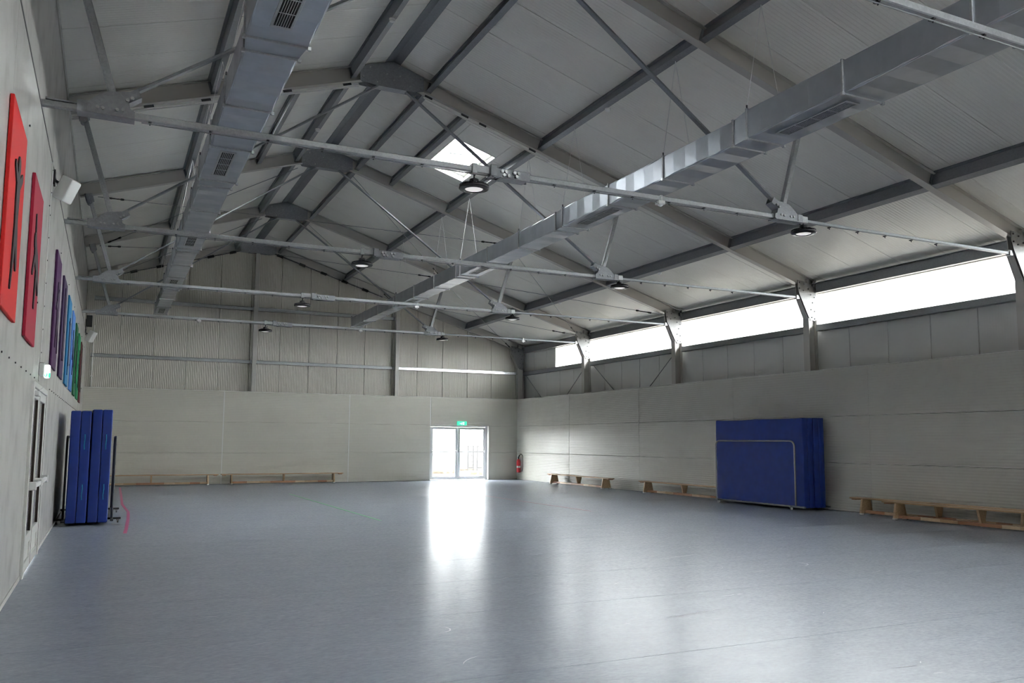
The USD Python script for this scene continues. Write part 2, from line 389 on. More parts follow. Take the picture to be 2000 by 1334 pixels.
# ------------------------------------------------------------------ right wall
wr = thing('wall_right', kind='structure')
rows = [0, 1.13, 2.25, LED]
ys = [Y0] + [9.35-4.7*k for k in (3, 2, 1, 0)] + [14.05, 18.75, 23.45, 28.15, YB]
for a, b in zip(ys, ys[1:]):
    for z0, z1 in zip(rows, rows[1:]):
        obj('lining_panel', slab([(a, z0), (b, z0), (b, z1), (a, z1)], (W, 0, 0), (0, 1, 0), (0, 0, 1), (-1, 0, 0), .055, .010, .018), 'lining_ribbed', wr)
for y in ys[1:-1]:
    obj('cover_strip', bbox(W-.006, W+.001, y-.018, y+.018, .0, LED, .002), 'lining_ribbed', wr)
WZ0, WZ1 = 4.60, 5.42
uy = [11.55 + 1.137*k for k in range(-16, 19)]
uy = [Y0] + [y for y in uy if Y0 + .3 < y < 32.3] + [YG + .3]
WEND = 30.15
for a, b in zip(uy, uy[1:]):
    U, V_, N = (0, 1, 0), (0, 0, 1), (-1, 0, 0)
    obj('wall_panel', slab([(a, -.05), (b, -.05), (b, WZ0), (a, WZ0)], (XO, 0, 0), U, V_, N, .12, .012, .022), 'upper_panel', wr)
    if b > WEND:
        a2 = max(a, WEND)
        obj('wall_panel', slab([(a2, WZ0), (b, WZ0), (b, WZ1), (a2, WZ1)], (XO, 0, 0), U, V_, N, .12, .012, .022), 'upper_panel', wr)
obj('eave_closure', box(XO, XO+.14, Y0, YG+.3, WZ1, rz(XO)+.06), 'upper_panel', wr)
obj('lining_cap', bbox(W-.004, W+.06, Y0, YB, LED-.002, LED+.012, .003), 'white_frame', wr)

# ribbon windows, one to a bay
bays = [(Y0, Y(-1)), (Y(-1), Y(0)), (Y(0), Y(1)), (Y(1), Y(2)), (Y(2), Y(3)), (Y(3), Y(4)), (Y(4), WEND)]
for n, (a, b) in enumerate(reversed(bays), 3):
    w = thing(f'window_{n}', kind='structure')
    obj('window_pane', box(XO+.05, XO+.062, a, b, WZ0, WZ1), 'pane', w)
    obj('window_frame', [bbox(XO+.01, XO+.10, a, b, WZ0, WZ0+.03, .004)] +
        ([bbox(XO+.01, XO+.10, b-.02, b+.01, WZ0, WZ1, .004)] if b == WEND else []), 'white_frame', w)

# ------------------------------------------------------------------ back wall
wb = thing('wall_back', kind='structure')
DX0, DX1, DZ1 = 12.75, 15.34, 2.25
U, V_, N = (1, 0, 0), (0, 0, 1), (0, -1, 0)
def lin(x0, x1, z0, z1):
    obj('lining_panel', slab([(x0, z0), (x1, z0), (x1, z1), (x0, z1)], (0, YB, 0), U, V_, N, .30, .010, .018), 'lining_back', wb)
for x0, x1 in ((-.1, 4.65), (4.65, 9.35), (9.35, DX0)):
    for z0, z1 in zip(rows, rows[1:]): lin(x0, x1, z0, z1)
lin(DX0, W+.5, rows[2], rows[3])
for z0, z1 in zip(rows[:2], rows[1:3]): lin(DX1, W+.5, z0, z1)
for x in (4.65, 9.35): obj('cover_strip', bbox(x-.018, x+.018, YB-.006, YB+.001, 0, LED, .002), 'white_frame', wb)
obj('cover_strip', bbox(DX0-.045, DX0-.005, YB-.006, YB+.001, 0, LED, .002), 'white_frame', wb)
obj('lining_cap', bbox(-.08, W+.06, YB-.004, YB+.29, LED-.002, LED+.012, .003), 'white_frame', wb)
xs = [-.06 + 1.115*k for k in range(0, 16)]
xs = [-.3] + xs + [XO + .2]
for a, b in zip(xs, xs[1:]):
    P = [(a, LED-.12), (b, LED-.12), (b, rz(b)+.05)]
    if a < XR < b: P.append((XR, rz(XR)+.05))
    P.append((a, rz(a)+.05))
    obj('gable_panel', slab(P, (0, YG, 0), U, V_, N, .12, .016, .03), 'gable_panel', wb)

# ------------------------------------------------------------------ left wall (a partition as high as the trusses' tie rods) and the wall above it
wl = thing('wall_left', kind='structure')
U, V_, N = (0, 1, 0), (0, 0, 1), (1, 0, 0)
ly = [Y0, -1.6, 3.05, 7.7, 12.30, 17.0, 21.65, 26.3, 31.0, YG + .3]
LT = 5.21
LD0, LD1, LDZ = 11.30, 13.72, 2.28          # door opening
for a, b in zip(ly, ly[1:]):
    if a < LD0 < b: segs = [(a, LD0, 0, LT), (LD0, b, LDZ, LT)]
    elif a < LD1 < b: segs = [(LD1, b, 0, LT), (a, LD1, LDZ, LT)]
    else: segs = [(a, b, 0, LT)]
    for (p, q, s0, s1) in segs:
        obj('wall_panel', slab([(p, s0), (q, s0), (q, s1), (p, s1)], (0, 0, 0), U, V_, N, .10, .004, .005), 'left_panel', wl)
obj('seam_cover', bbox(-.001, .012, 12.27, 12.33, LDZ+.05, LT, .003), 'white_frame', wl)
scr = []
for k in range(70):
    y = 2.28 + k*.582
    if y < 32 and not 11.6 < y < 14.0: scr.append(tube([(0, y, 2.28+.0045*y), (.010, y, 2.28+.0045*y)], .009, 6))
for k in range(9):
    for z in (3.2, 4.6): scr.append(tube([(0, 8.2+k*3.1+(z > 4)*.9, z), (.012, 8.2+k*3.1+(z > 4)*.9, z)], .010, 6))
for k in range(9): scr.append(tube([(.012, 12.30, 2.7+k*.3), (.018, 12.30, 2.7+k*.3)], .010, 6))
obj('screw', scr, 'dark_steel', wl, kind='stuff')
obj('top_channel', [bbox(-.06, .006, Y0, YG, LT-.012, LT+.018, .004)], 'dark_steel', wl)
for a, b in zip(ly, ly[1:]):
    obj('upper_panel', slab([(a, LT-.06), (b, LT-.06), (b, rz(-.08)+.05), (a, rz(-.08)+.05)], (-.08, 0, 0), U, V_, N, .12, .006, .008), 'left_panel', wl)
obj('eave_flashing', bbox(-.085, -.06, Y0, YG, rz(0)-.14, rz(0)+.02, .004), 'left_panel', wl)
# wall behind the camera
wf = thing('wall_front', kind='structure')
for a, b in ((-.3, 4.2), (4.2, 8.7), (8.7, 13.2), (13.2, XO+.2)):
    P = [(a, 0), (b, 0), (b, rz(b)+.05)] + ([(XR, ZR+.05)] if a < XR < b else []) + [(a, rz(a)+.05)]
    obj('wall_panel', slab(P, (0, Y0, 0), (1, 0, 0), (0, 0, 1), (0, 1, 0), .12), 'lining_back', wf)

# trims at the foot of the walls
tr = thing('baseboard_left', kind='structure')
obj('trim_strip', [bbox(0, .012, Y0, LD0-.06, 0, .05, .003), bbox(0, .012, LD1+.06, YB, 0, .05, .003)], 'white_frame', tr)

# ------------------------------------------------------------------ back double door
dr = thing('door_1', kind='structure')
yd = YB + .20
al = 'aluminium_frame'
obj('door_frame', [bbox(DX0, DX0+.06, yd, yd+.08, 0, DZ1, .005), bbox(DX1-.06, DX1, yd, yd+.08, 0, DZ1, .005), bbox(DX0+.06, DX1-.06, yd, yd+.08, DZ1-.06, DZ1, .005)], al, dr)
obj('threshold', bbox(DX0, DX1, YB-.02, yd+.1, 0, .018, .004), al, dr)
xm = (DX0+DX1)/2 - .03
for x0, x1 in ((DX0+.06, xm), (xm, DX1-.06)):
    lf = obj('door_leaf', [bbox(x0+.004, x0+.105, yd-.01, yd+.05, .03, DZ1-.065, .006), bbox(x1-.105, x1-.004, yd-.01, yd+.05, .03, DZ1-.065, .006),
                           bbox(x0+.085, x1-.085, yd-.01, yd+.05, .03, .15, .006), bbox(x0+.085, x1-.085, yd-.01, yd+.05, DZ1-.16, DZ1-.065, .006)], al, dr)
    obj('door_pane', box(x0+.08, x1-.08, yd+.015, yd+.027, .14, DZ1-.15), 'pane', lf)
    obj('push_bar', [tube([(x0+.05, yd-.06, 1.17), (x1-.05, yd-.06, 1.17)], .018, 10), bbox(x0+.03, x0+.07, yd-.07, yd-.01, 1.12, 1.22, .004), bbox(x1-.07, x1-.03, yd-.07, yd-.01, 1.12, 1.22, .004)], al, lf)
obj('jamb_liner', [bbox(DX1-.006, DX1+.004, YB-.002, yd, 0, DZ1, .002)], 'jamb_white', dr)

# ------------------------------------------------------------------ left double door, white, glazed
dl = thing('door_2', kind='structure')
xf = .035
wfm = 'white_frame'
obj('door_frame', [bbox(-.09, xf, LD0, LD0+.07, 0, LDZ, .006), bbox(-.09, xf, LD1-.07, LD1, 0, LDZ, .006), bbox(-.09, xf, LD0+.07, LD1-.07, LDZ-.07, LDZ, .006)], wfm, dl)
ymid = 12.45
for n, (a, b) in enumerate(((LD0+.07, ymid), (ymid, LD1-.07))):
    lf = obj('door_leaf', [bbox(-.04, .02, a+.004, a+.12, .02, LDZ-.075, .006), bbox(-.04, .02, b-.12, b-.004, .02, LDZ-.075, .006),
                           bbox(-.04, .02, a+.12, b-.12, .02, .14, .006), bbox(-.04, .02, a+.12, b-.12, .34, .46, .006), bbox(-.04, .02, a+.12, b-.12, LDZ-.19, LDZ-.075, .006)], wfm, dl)
    obj('door_pane', box(-.015, -.005, a+.11, b-.11, .45, LDZ-.18), 'pane', lf)
    obj('kick_panel', bbox(-.02, .0, a+.11, b-.11, .13, .35, .003), wfm, lf)
    obj('push_bar', [bbox(.06, .10, a+.06, b-.06, 1.02, 1.075, .008), bbox(.015, .11, a+.05, a+.11, 1.0, 1.10, .008), bbox(.015, .11, b-.11, b-.05, 1.0, 1.10, .008)], 'white_plastic', lf)
obj('gasket', [bbox(-.03, .022, y_-.012, y_+.012, .03, LDZ-.08, .002) for y_ in (LD0+.075, ymid, LD1-.075)] + [bbox(-.012, .012, y_, y_+.03, .46, LDZ-.19, .002) for y_ in (LD0+.19, ymid-.15, ymid+.12, LD1-.22)], 'door_seal', dl)
obj('door_closer', [bbox(.02, .075, LD0+.15, LD0+.42, LDZ-.17, LDZ-.11, .008), bar((.06, LD0+.38, LDZ-.10), (.085, LD0+.62, LDZ-.05), .014)], 'white_plastic', dl)
obj('room_beyond', [box(-1.6, -1.5, LD0-1.5, LD1+1.5, 0, 2.7), box(-1.6, -.1, LD0-1.5, LD0-1.4, 0, 2.7), box(-1.6, -.1, LD1+1.4, LD1+1.5, 0, 2.7), box(-1.6, -.1, LD0-1.5, LD1+1.5, 2.7, 2.8), box(-1.6, -.1, LD0-1.5, LD1+1.5, -.1, 0)], 'concrete', dl, label='plain dim corridor behind the glazed door')

# ------------------------------------------------------------------ steel frames
APEX = [(5.0, 8.93), (5.0, 8.76), (5.045, 8.715), (5.35, 8.70), (5.97, 8.70), (6.1, 8.69), (6.34, 8.745), (6.34, 9.05), (5.677, 9.255), (5.15, 9.10)]
HAUNCH = [(16.37, 5.71), (16.37, 5.53), (16.43, 5.34), (16.71, 4.79), (16.78, 4.71), (16.91, 4.69), (16.96, 4.72), (16.975, 5.54), (16.57, 5.69)]
GUS = [(.343, 5.353), (.455, 5.36), (.555, 5.455), (.63, 5.50), (.862, 5.535), (.943, 5.587), (.986, 5.50), (.862, 5.40), (.879, 5.335), (.925, 5.31), (.928, 5.232), (.345, 5.24)]
ZA = 5.28
XN = .72                                   # node, left; mirrored to the right
mir = lambda P: [(2*XR-x, z) for x, z in P]
def portal(name, label, i, tie=True, cols=False):
    t = thing(name, label, 'steel frame', (0, Y(i), 0))
    y = Y(i)
    cr = .155                              # half depth of a rafter
    off = cr/CSL + .012
    def rp(x): return (x, y, rz(x) - off)
    nrm = lambda s: (s*SL, 0, 1)
    obj('rafter', ibeam(rp(XR-.01), (-.06, y, rz(-.06)-off), .30, .15, (-SL, 0, 1)), 'rafter_metal', t)
    obj('rafter', ibeam(rp(XR+.01), (XC1, y, rz(XC1)-off), .30, .15, (SL, 0, 1)), 'rafter_metal', t)
    obj('column', ibeam((XC0+.14, y, 0), (XC0+.14, y, rz(XC0+.14)-.05), .28, .2, (1, 0, 0)), 'rafter_metal', t)
    # haunch: web and sloping flange under the plate
    obj('haunch', [xzplate([(16.40, 5.62), (16.42, 5.34), (16.72, 4.72), (16.80, 4.25), (16.98, 4.25), (16.98, 5.70), (16.6, 5.80)], y-.008, y+.008),
                   bar((16.425, y, 5.36), (16.715, y, 4.74), .15, .014, (1, 0, .5)), bar((16.715, y, 4.75), (16.745, y, 4.2), .15, .014, (1, 0, .1))], 'rafter_metal', t)
    hp = obj('haunch_plate', xzplate(HAUNCH, y-.112, y-.10), 'haunch_metal', t)
    obj('bolt', bolts_y([(16.42, 5.65), (16.42, 5.5), (16.58, 5.62), (16.55, 5.45), (16.72, 5.5), (16.80, 5.36), (16.92, 5.3), (16.86, 5.16), (16.80, 4.98), (16.92, 4.94), (16.82, 4.78), (16.92, 4.75)], y-.112), 'dark_steel', hp, kind='stuff')
    ap = obj('apex_plate', xzplate(APEX, y-.10, y-.086), 'galvanised_plate', t)
    obj('bolt', bolts_y([(5.06, 8.82), (5.2, 9.04), (5.35, 8.76), (5.7, 8.86), (5.55, 8.96), (5.83, 8.97), (6.05, 8.8), (6.27, 8.8), (6.27, 9.0), (5.8, 9.14)], y-.10), 'bright_metal', ap, kind='stuff')
    obj('apex_plate', xzplate(APEX, y+.086, y+.10), 'galvanised_plate', t)
    obj('apex_flange', [bar((5.33, y, 8.70), (5.98, y, 8.70), .2, .014)], 'galvanised_plate', t)
    if not tie:
        return t
    yt = y - .03
    obj('tie_rod', bar((XN-.32, yt, ZA), (2*XR-XN+.32, yt, ZA), .075), 'galvanised', t)
    obj('tie_rod', bar((16.44, yt, ZA), (2*XR-XN+.2, yt, ZA), .052), 'purlin_metal', t)
    obj('tie_rod', [bar((-.09, yt, ZA-.005), (XN-.2, yt, ZA), .085, .065), bar((.03, yt, ZA+.05), (XN-.28, yt, ZA+.04), .08, .02)], 'galvanised', t)
    obj('end_block', bbox(16.36, 16.46, yt-.05, yt+.05, ZA-.05, ZA+.055, .006), 'bright_metal', t)
    for P in (GUS, mir(GUS)):
        g = obj('gusset_plate', xzplate(P, yt-.075, yt-.06), 'galvanised_plate', t)
        x0 = min(p[0] for p in P); s = 1 if P is GUS else -1; xb = .343 if s == 1 else 2*XR-.343
        obj('gusset_plate', xzplate(P, yt+.06, yt+.075), 'galvanised_plate', t)
        obj('gusset_flange', [bar((xb, yt, 5.232), (xb+s*.585, yt, 5.228), .19, .02), bar((xb+s*.51, yt, 5.405), (xb+s*.645, yt, 5.495), .15, .018, (0, 0, 1)), bbox(xb-.005, xb+.005+s*.1, yt-.085, yt+.085, 5.235, 5.355, .004)], 'galvanised_plate', t)
        obj('bolt', bolts_y([(xb+s*.2, 5.30), (xb+s*.255, 5.295), (xb+s*.4, 5.30), (xb+s*.46, 5.305), (xb+s*.50, 5.43), (xb+s*.55, 5.46)], yt-.075, .02, .025), 'bright_metal', g, kind='stuff')
    # struts square to the roof and ties to the apex
    for s in (1, -1):
        m = lambda x: x if s == 1 else 2*XR-x
        zt = lambda x: rz(x) - .33
        xt = XN + .06 - SL*(7.12-5.5)
        st = obj('strut', bar((m(XN-.02), yt, 5.46), (m(.17), yt, 7.24), .085), 'galvanised', t)
        obj('strut_head', [bar((m(.20), yt, 7.10), (m(.15), yt, 7.27), .17, .17), cyl((m(.19), yt-.1, 7.08), (m(.19), yt+.1, 7.08), .06, 10)], 'galvanised_plate', st)
        obj('diagonal_tie', bar((m(.86), yt, 5.52), (m(5.40), yt, 8.72), .088, .034), 'purlin_metal', t)
    # splice in the middle of the tie rod
    sp = obj('splice_plate', [bbox(5.40, 5.97, yt-.07, yt-.05, 5.20, 5.335, .005), bbox(5.40, 5.97, yt+.05, yt+.07, 5.20, 5.335, .005), bbox(5.36, 5.46, yt-.085, yt+.085, 5.21, 5.37, .008), bbox(5.50, 5.92, yt-.09, yt+.09, 5.195, 5.21, .004)], 'galvanised_plate', t)
    obj('bolt', bolts_y([(5.53, 5.29), (5.59, 5.29), (5.72, 5.29), (5.78, 5.29), (5.56, 5.24), (5.63, 5.24), (5.75, 5.24)], yt-.07, .024, .035), 'bright_metal', sp, kind='stuff')
    obj('lamp_bracket', [bbox(5.13, 5.36, yt-.05, yt+.05, 5.235, 5.345, .01), bbox(5.10, 5.18, yt-.055, yt+.055, 5.22, 5.36, .008)], 'galvanised', t)
    obj('lamp_bracket', [bbox(11.03, 11.16, yt-.055, yt+.055, 5.235, 5.35, .01)], 'galvanised', t)
    # clamps of the cable along the tie rod
    cl = []
    x = 1.09
    while x < 14.5:
        if not (5.0 < x < 6.0 or 10.2 < x < 11.0):
            cl.append(bbox(x-.016, x+.016, yt-.03, yt+.03, ZA-.052, ZA-.034, .004)); cl.append(tube([(x, yt, ZA-.05), (x, yt-.01, ZA-.075)], .009, 6))
        x += .662
    obj('cable_clamp', cl, 'dark_steel', t, kind='stuff')
    obj('cable', tube([(1.0, yt-.01, ZA-.062), (5.1, yt-.01, ZA-.06), (11.0, yt-.01, ZA-.062)], .008, 6), 'grey_tube', t)
    return t
PF = portal('portal_frame', 'galvanised steel portal frame whose tie rod carries the nearest pair of round black lamps', 1)
dup(PF, (0, Y(0), 0), 'steel portal frame nearest the camera, only its tie rod showing at the upper right corner')
dup(PF, (0, Y(2), 0), 'galvanised steel portal frame with a white cable rail under its rafters and second nearest lamps')
dup(PF, (0, Y(3), 0), 'galvanised steel portal frame whose tie rod carries the third pair of lamps from the camera')
dup(PF, (0, Y(4), 0), 'galvanised steel portal frame whose tie rod carries the farthest pair of round black lamps')
GF = portal('end_portal', 'steel end frame standing against the corrugated back wall, without a tie rod', 5, tie=False)
for xc in (XR, 11.27):
    obj('gable_post', ibeam((xc, Y(5), 0), (xc, Y(5), rz(xc)-.34), .16, .15, (0, 1, 0)), 'rafter_metal', GF)

# gable girts and the sill rails of the right wall
def girt(name, p0, p1, w, h, label, matn='galvanised', up_=(0, 0, 1)):
    c = (np.array(p0)+np.array(p1))/2
    t = thing(name, label, 'rail', c)
    a, b = w/2, h/2; e = .006
    # C section, open to the wall
    m = prism([(-a, -b), (a, -b), (a, -b+e), (-a+e, -b+e), (-a+e, b-e), (a, b-e), (a, b), (-a, b)], p0, p1, up_)
    obj('rail', m, matn, t)
    pl = []
    for q, o_ in ((np.array(p0, float), 1), (np.array(p1, float), -1)):
        dv = (np.array(p1)-np.array(p0)); dv = dv/np.linalg.norm(dv)
        pl.append(bar(q, q + dv*o_*.05, w*.98, h*1.15, up_))
    obj('end_cleat', pl, matn, t)
    return t
zs = 4.54
girt('wall_rail', (.16, Y(5)+.05, zs), (XR-.08, Y(5)+.05, zs), .1, .12, 'lower galvanised rail on the back wall, left of the ridge post')
girt('wall_rail', (XR+.08, Y(5)+.05, zs), (11.19, Y(5)+.05, zs), .1, .12, 'lower galvanised rail on the back wall, between its two posts')
girt('wall_rail', (11.35, Y(5)+.05, zs), (16.70, Y(5)+.05, zs), .1, .12, 'bright galvanised rail on the back wall, right of its right-hand post', 'bright_metal')
girt('wall_rail', (.18, Y(5)+.05, 6.56), (XR-.08, Y(5)+.05, 6.56), .1, .13, 'upper galvanised rail on the back wall, left of the ridge post')
girt('wall_rail', (XR+.08, Y(5)+.05, 6.56), (11.19, Y(5)+.05, 6.56), .1, .13, 'upper galvanised rail on the back wall, between its two posts')
bayname = {4: 'in the bay nearest the back wall', 3: 'in the second bay from the back wall', 2: 'in the skylight bay', 1: 'in the bay with the nearest round lamps', 0: 'in the bay nearest the camera'}
baylab = {4: 'bay nearest the back wall', 3: 'second bay from the back', 2: 'bay with the two skylights', 1: 'bay just before the skylights', 0: 'bay nearest the camera'}
for i in (4, 3, 2, 1, 0):
    girt('sill_rail', (17.04, Y(i)+.11, 4.52), (17.04, Y(i+1)-.11, 4.52), .18, .15, f'grey steel rail under the ribbon window, {baylab[i]}', 'purlin_metal')
# eave beams and purlins
def beam(name, x, i, dep, wid, label, z=None, y0=None, y1=None, upv=None, matn='purlin_metal'):
    s = 1 if x > XR else -1
    a, b = Y(i)+.012, Y(i+1)-.012
    z = rz(x) - dep/2/CSL - .012 if z is None else z
    upv = upv or (s*SL, 0, 1)
    t = thing(name, label, 'roof beam', (x, (a+b)/2, z))
    obj('beam', ibeam((x, a, z), (x, b, z), dep, wid, upv, .01, .014), matn, t)
    cleat = []
    for yy, o_ in ((a, 1), (b, -1)):
        cleat.append(bar((x-wid*.35, yy+o_*.02, z), (x-wid*.35, yy+o_*.03, z), .014, dep*.8, upv))
        cleat.append(bar((x+.0, yy, z), (x+.0, yy+o_*.012, z), wid*.9, dep*.85, upv))
    for q in (0, 2): obj('end_plate', cleat[q:q+2], matn, t)
    return t
lines = [(6.50, .23, .11, 'right slope beside the ridge'), (9.10, .25, .12, 'right slope halfway down'), (14.33, .30, .15, 'right slope low down, the deepest'),
         (2*XR-6.50, .23, .11, 'left slope beside the ridge'), (2*XR-9.10, .25, .12, 'left slope behind the air duct')]
for i in (4, 3, 2, 1, 0):
    for x, dep, wid, w in lines:
        beam('purlin', x, i, dep, wid, f'grey steel purlin, {w}, {baylab[i]}')
    beam('eave_beam', 17.0, i, .26, .13, f'grey steel eave beam over the ribbon window, {baylab[i]}', z=5.55, upv=(0, 0, 1))
for x, w, dep in ((7.45, 'right', .23), (2*XR-7.42, 'left', .15)):
    beam('purlin', x, 2, dep, .11, f'short grey trimmer beam along the upper edge of the {w} skylight')

# roof bracing rods with turnbuckles
def rod(p0, p1, label, turn=True, cat='brace rod', rad=.008):
    p0, p1 = np.array(p0, float), np.array(p1, float)
    t = thing('brace_rod', label, cat, (p0+p1)/2)
    obj('rod', tube([p0, p1], rad, 6), 'purlin_metal', t)
    dv = (p1-p0)/np.linalg.norm(p1-p0)
    if turn:
        a = p0 + dv*.35
        obj('turnbuckle', [tube([a, a+dv*.10], .024, 8), tube([a+dv*.10, a+dv*.42], .016, 6), tube([a+dv*.42, a+dv*.5], .026, 8)], 'black_plastic', t)
    return t
zrod = lambda x, o=.36: rz(x) - o
for i, w in ((3, 'second bay from the back'), (4, 'bay nearest the back wall')):
    a, b = Y(i)+.12, Y(i+1)-.12
    for x0, x1, nm in ((16.4, 11.1, 'lower right slope'), (11.0, 6.4, 'upper right slope'), (.35, 4.95, 'left slope')):
        rod((x0, a, zrod(x0)), (x1, b, zrod(x1)), f'thin roof brace, {nm}, {w}, low end towards the camera')
        rod((x0, b, zrod(x0, .40)), (x1, a, zrod(x1, .40)), f'thin roof brace, {nm}, {w}, low end farther off')
for i, w in ((3, 'second bay from the back'), (4, 'bay nearest the back wall')):
    a, b = Y(i)+.35, Y(i+1)-.35
    rod((17.0, a, 4.40), (17.0, b-.4, 1.2), f'wall brace under the ribbon window, {w}, falling away from camera', False, rad=.014)
    rod((17.0, b, 4.40), (17.0, a+.4, 1.2), f'wall brace under the ribbon window, {w}, falling towards camera', False, rad=.014)

# ------------------------------------------------------------------ air ducts
def duct(label, xc):
    t = thing('air_duct', label, 'air duct', (xc, 17.0, 5.88))
    zb = 5.88
    st = [1.9, 3.7, 5.5, 7.23, 8.96, 9.30, 11.02, 12.70, 14.42, 14.78, 16.50, 18.22, 19.98, 20.33, 22.0, 23.73, 25.49, 25.83, 27.55, 29.25, 31.0]
    wid = [.66, .66, .66, .66, .66, .58, .58, .58, .58, .50, .50, .50, .50, .44, .44, .44, .44, .38, .38, .38, .38]
    hei = [.41]*5 + [.37]*4 + [.36]*4 + [.35]*4 + [.33]*4
    for k in range(len(st)-1):
        y0, y1 = st[k], st[k+1]
        n = max(1, round((y1-y0)/.29)); V, Fc = [], []
        red = y1-y0 < .5
        for j in range(n+1):
            f = j/n; yy = y0+(y1-y0)*f
            w_, h_ = wid[k]+(wid[k+1]-wid[k])*f, hei[k]+(hei[k+1]-hei[k])*f
            o = 0 if red or j in (0, n) else (.009 if j % 2 else -.003)
            a = w_/2; i_ = .02
            V += [(xc-a, yy, zb), (xc-a+i_, yy, zb-o), (xc+a-i_, yy, zb-o), (xc+a, yy, zb), (xc+a+o, yy, zb+i_), (xc+a+o, yy, zb+h_-i_), (xc+a, yy, zb+h_), (xc+a-i_, yy, zb+h_+o), (xc-a+i_, yy, zb+h_+o), (xc-a, yy, zb+h_), (xc-a-o, yy, zb+h_-i_), (xc-a-o, yy, zb+i_)]
        for j in range(n):
            for q in range(12):
                a, b = j*12+q, j*12+(q+1) % 12
                Fc += [(a, b, b+12), (a, b+12, a+12)]
        e = n*12
        for q in range(1, 11): Fc += [(0, q+1, q), (e, e+q, e+q+1)]
        m = trimesh.Trimesh(V, Fc, process=False); m.fix_normals()
        obj('reducer' if red else 'duct_section', m, 'duct_metal', t)
    for k, yy in enumerate(st):
        a, h_ = wid[k]/2, hei[k]; g = .022
        fr = [bbox(xc-a-g, xc+a+g, yy-.014, yy+.014, zb-g, zb+.002, .003), bbox(xc-a-g, xc+a+g, yy-.014, yy+.014, zb+h_-.002, zb+h_+g, .003),
              bbox(xc-a-g, xc-a+.002, yy-.014, yy+.014, zb, zb+h_, .003), bbox(xc+a-.002, xc+a+g, yy-.014, yy+.014, zb, zb+h_, .003)]
        obj('flange', fr, 'galvanised', t)
        for sx in (-1, 1): obj('corner_clip', bbox(xc+sx*a-.02+sx*.015, xc+sx*a+.02+sx*.015, yy-.022, yy+.022, zb-g-.012, zb+.01, .004), 'bright_metal', t)
    for y0, y1 in ((1.9, 2.9), (7.40, 8.58), (12.88, 14.06), (18.45, 19.62), (24.1, 25.2), (29.6, 30.7)):
        gx = xc + (-.02)
        wg = .085
        g = obj('grille', [bbox(gx-wg-.03, gx+wg+.03, y0-.04, y0, zb-.016, zb-.003, .003), bbox(gx-wg-.03, gx+wg+.03, y1, y1+.04, zb-.016, zb-.003, .003),
                           bbox(gx-wg-.03, gx-wg, y0, y1, zb-.016, zb-.003, .003), bbox(gx+wg, gx+wg+.03, y0, y1, zb-.016, zb-.003, .003)], 'galvanised', t)
        obj('grille_opening', box(gx-wg, gx+wg, y0, y1, zb-.0095, zb-.008), 'dark_gap', g)
        sl_ = [bbox(gx-wg+q*2*wg/7-.004, gx-wg+q*2*wg/7+.004, y0, y1, zb-.015, zb-.009, .001) for q in range(1, 7)]
        sl_ += [bbox(gx-wg, gx+wg, y0+(y1-y0)*q/4-.008, y0+(y1-y0)*q/4+.008, zb-.014, zb-.009, .001) for q in range(1, 4)]
        obj('slat', sl_, 'galvanised', g, kind='stuff')
    for k in (2, 4, 6, 8, 10, 12, 14, 16, 18, 20):
        yy = st[k]; a, h_ = wid[k]/2, hei[k]
        top = (xc, yy+.02, rz(xc)-.27)
        for sx in (-1, 1):
            p = (xc+sx*a, yy, zb+h_+.01)
            obj('hanger_wire', tube([p, top], .0045, 5), 'white_plastic', t)
        obj('hanger_hook', [tube([(xc-a, yy, zb+h_), (xc-a, yy, zb+h_+.07)], .012, 6), tube([(xc+a, yy, zb+h_), (xc+a, yy, zb+h_+.07)], .012, 6)], 'dark_steel', t)
    return t
duct('long rectangular galvanised air duct hung under the left roof slope', 2.265)
duct('long rectangular galvanised air duct hung under the right roof slope', 9.09)

# ------------------------------------------------------------------ round high bay lamps
def lamp(label, x, y, z, R=.208):
    t = thing('high_bay_lamp', label, 'lamp', (x, y, z), 'high bay lamps under the tie rods')
    obj('housing', lathe([(0.0, .045), (.07, .05), (.10, .048), (.15, .035), (R-.012, .016), (R, .006), (R, -.012), (R-.010, -.022), (.135, -.032), (.125, -.022), (.12, -.018), (0, -.018)], (x, y, z), 48), 'black_paint', t, smooth=35)
    fins = []
    for k in range(36):
        a = 2*math.pi*k/36; c, s = math.cos(a), math.sin(a)
        fins.append(bar((x+.11*c, y+.11*s, z+.05), (x+(R-.01)*c, y+(R-.01)*s, z+.026), .005, .02))
    obj('cooling_fin', fins, 'black_paint', t, kind='stuff')
    obj('lens', lathe([(0, -.034), (.08, -.032), (.12, -.024), (.122, -.016), (0, -.015)], (x, y, z), 40), 'lamp_lens', t, smooth=40)
    obj('driver', lathe([(0, .125), (.045, .122), (.062, .112), (.068, .06), (.085, .045), (0, .044)], (x, y, z), 28), 'black_paint', t, smooth=35)
    obj('hook', [tube([(x, y, z+.12), (x, y, z+.19)], .012, 8), tube([(x+.03*math.cos(q), y, z+.205+.03*math.sin(q)) for q in np.linspace(-math.pi/2, 1.2*math.pi, 12)], .007, 6)], 'black_paint', t)
    return t
order = {1: 'nearest', 2: 'second nearest', 3: 'third', 4: 'farthest'}
L0 = None
for i in (1, 2, 3, 4):
    for x, z, w in ((5.15, 5.03, 'under the middle of'), (11.10, 5.09, 'under the right-hand joint of')):
        lab = f'round black high bay lamp hanging {w} the {order[i]} tie rod'
        p = (x, Y(i)-.03, z)
        if L0 is None: L0 = lamp(lab, *p)
        else: dup(L0, p, lab)

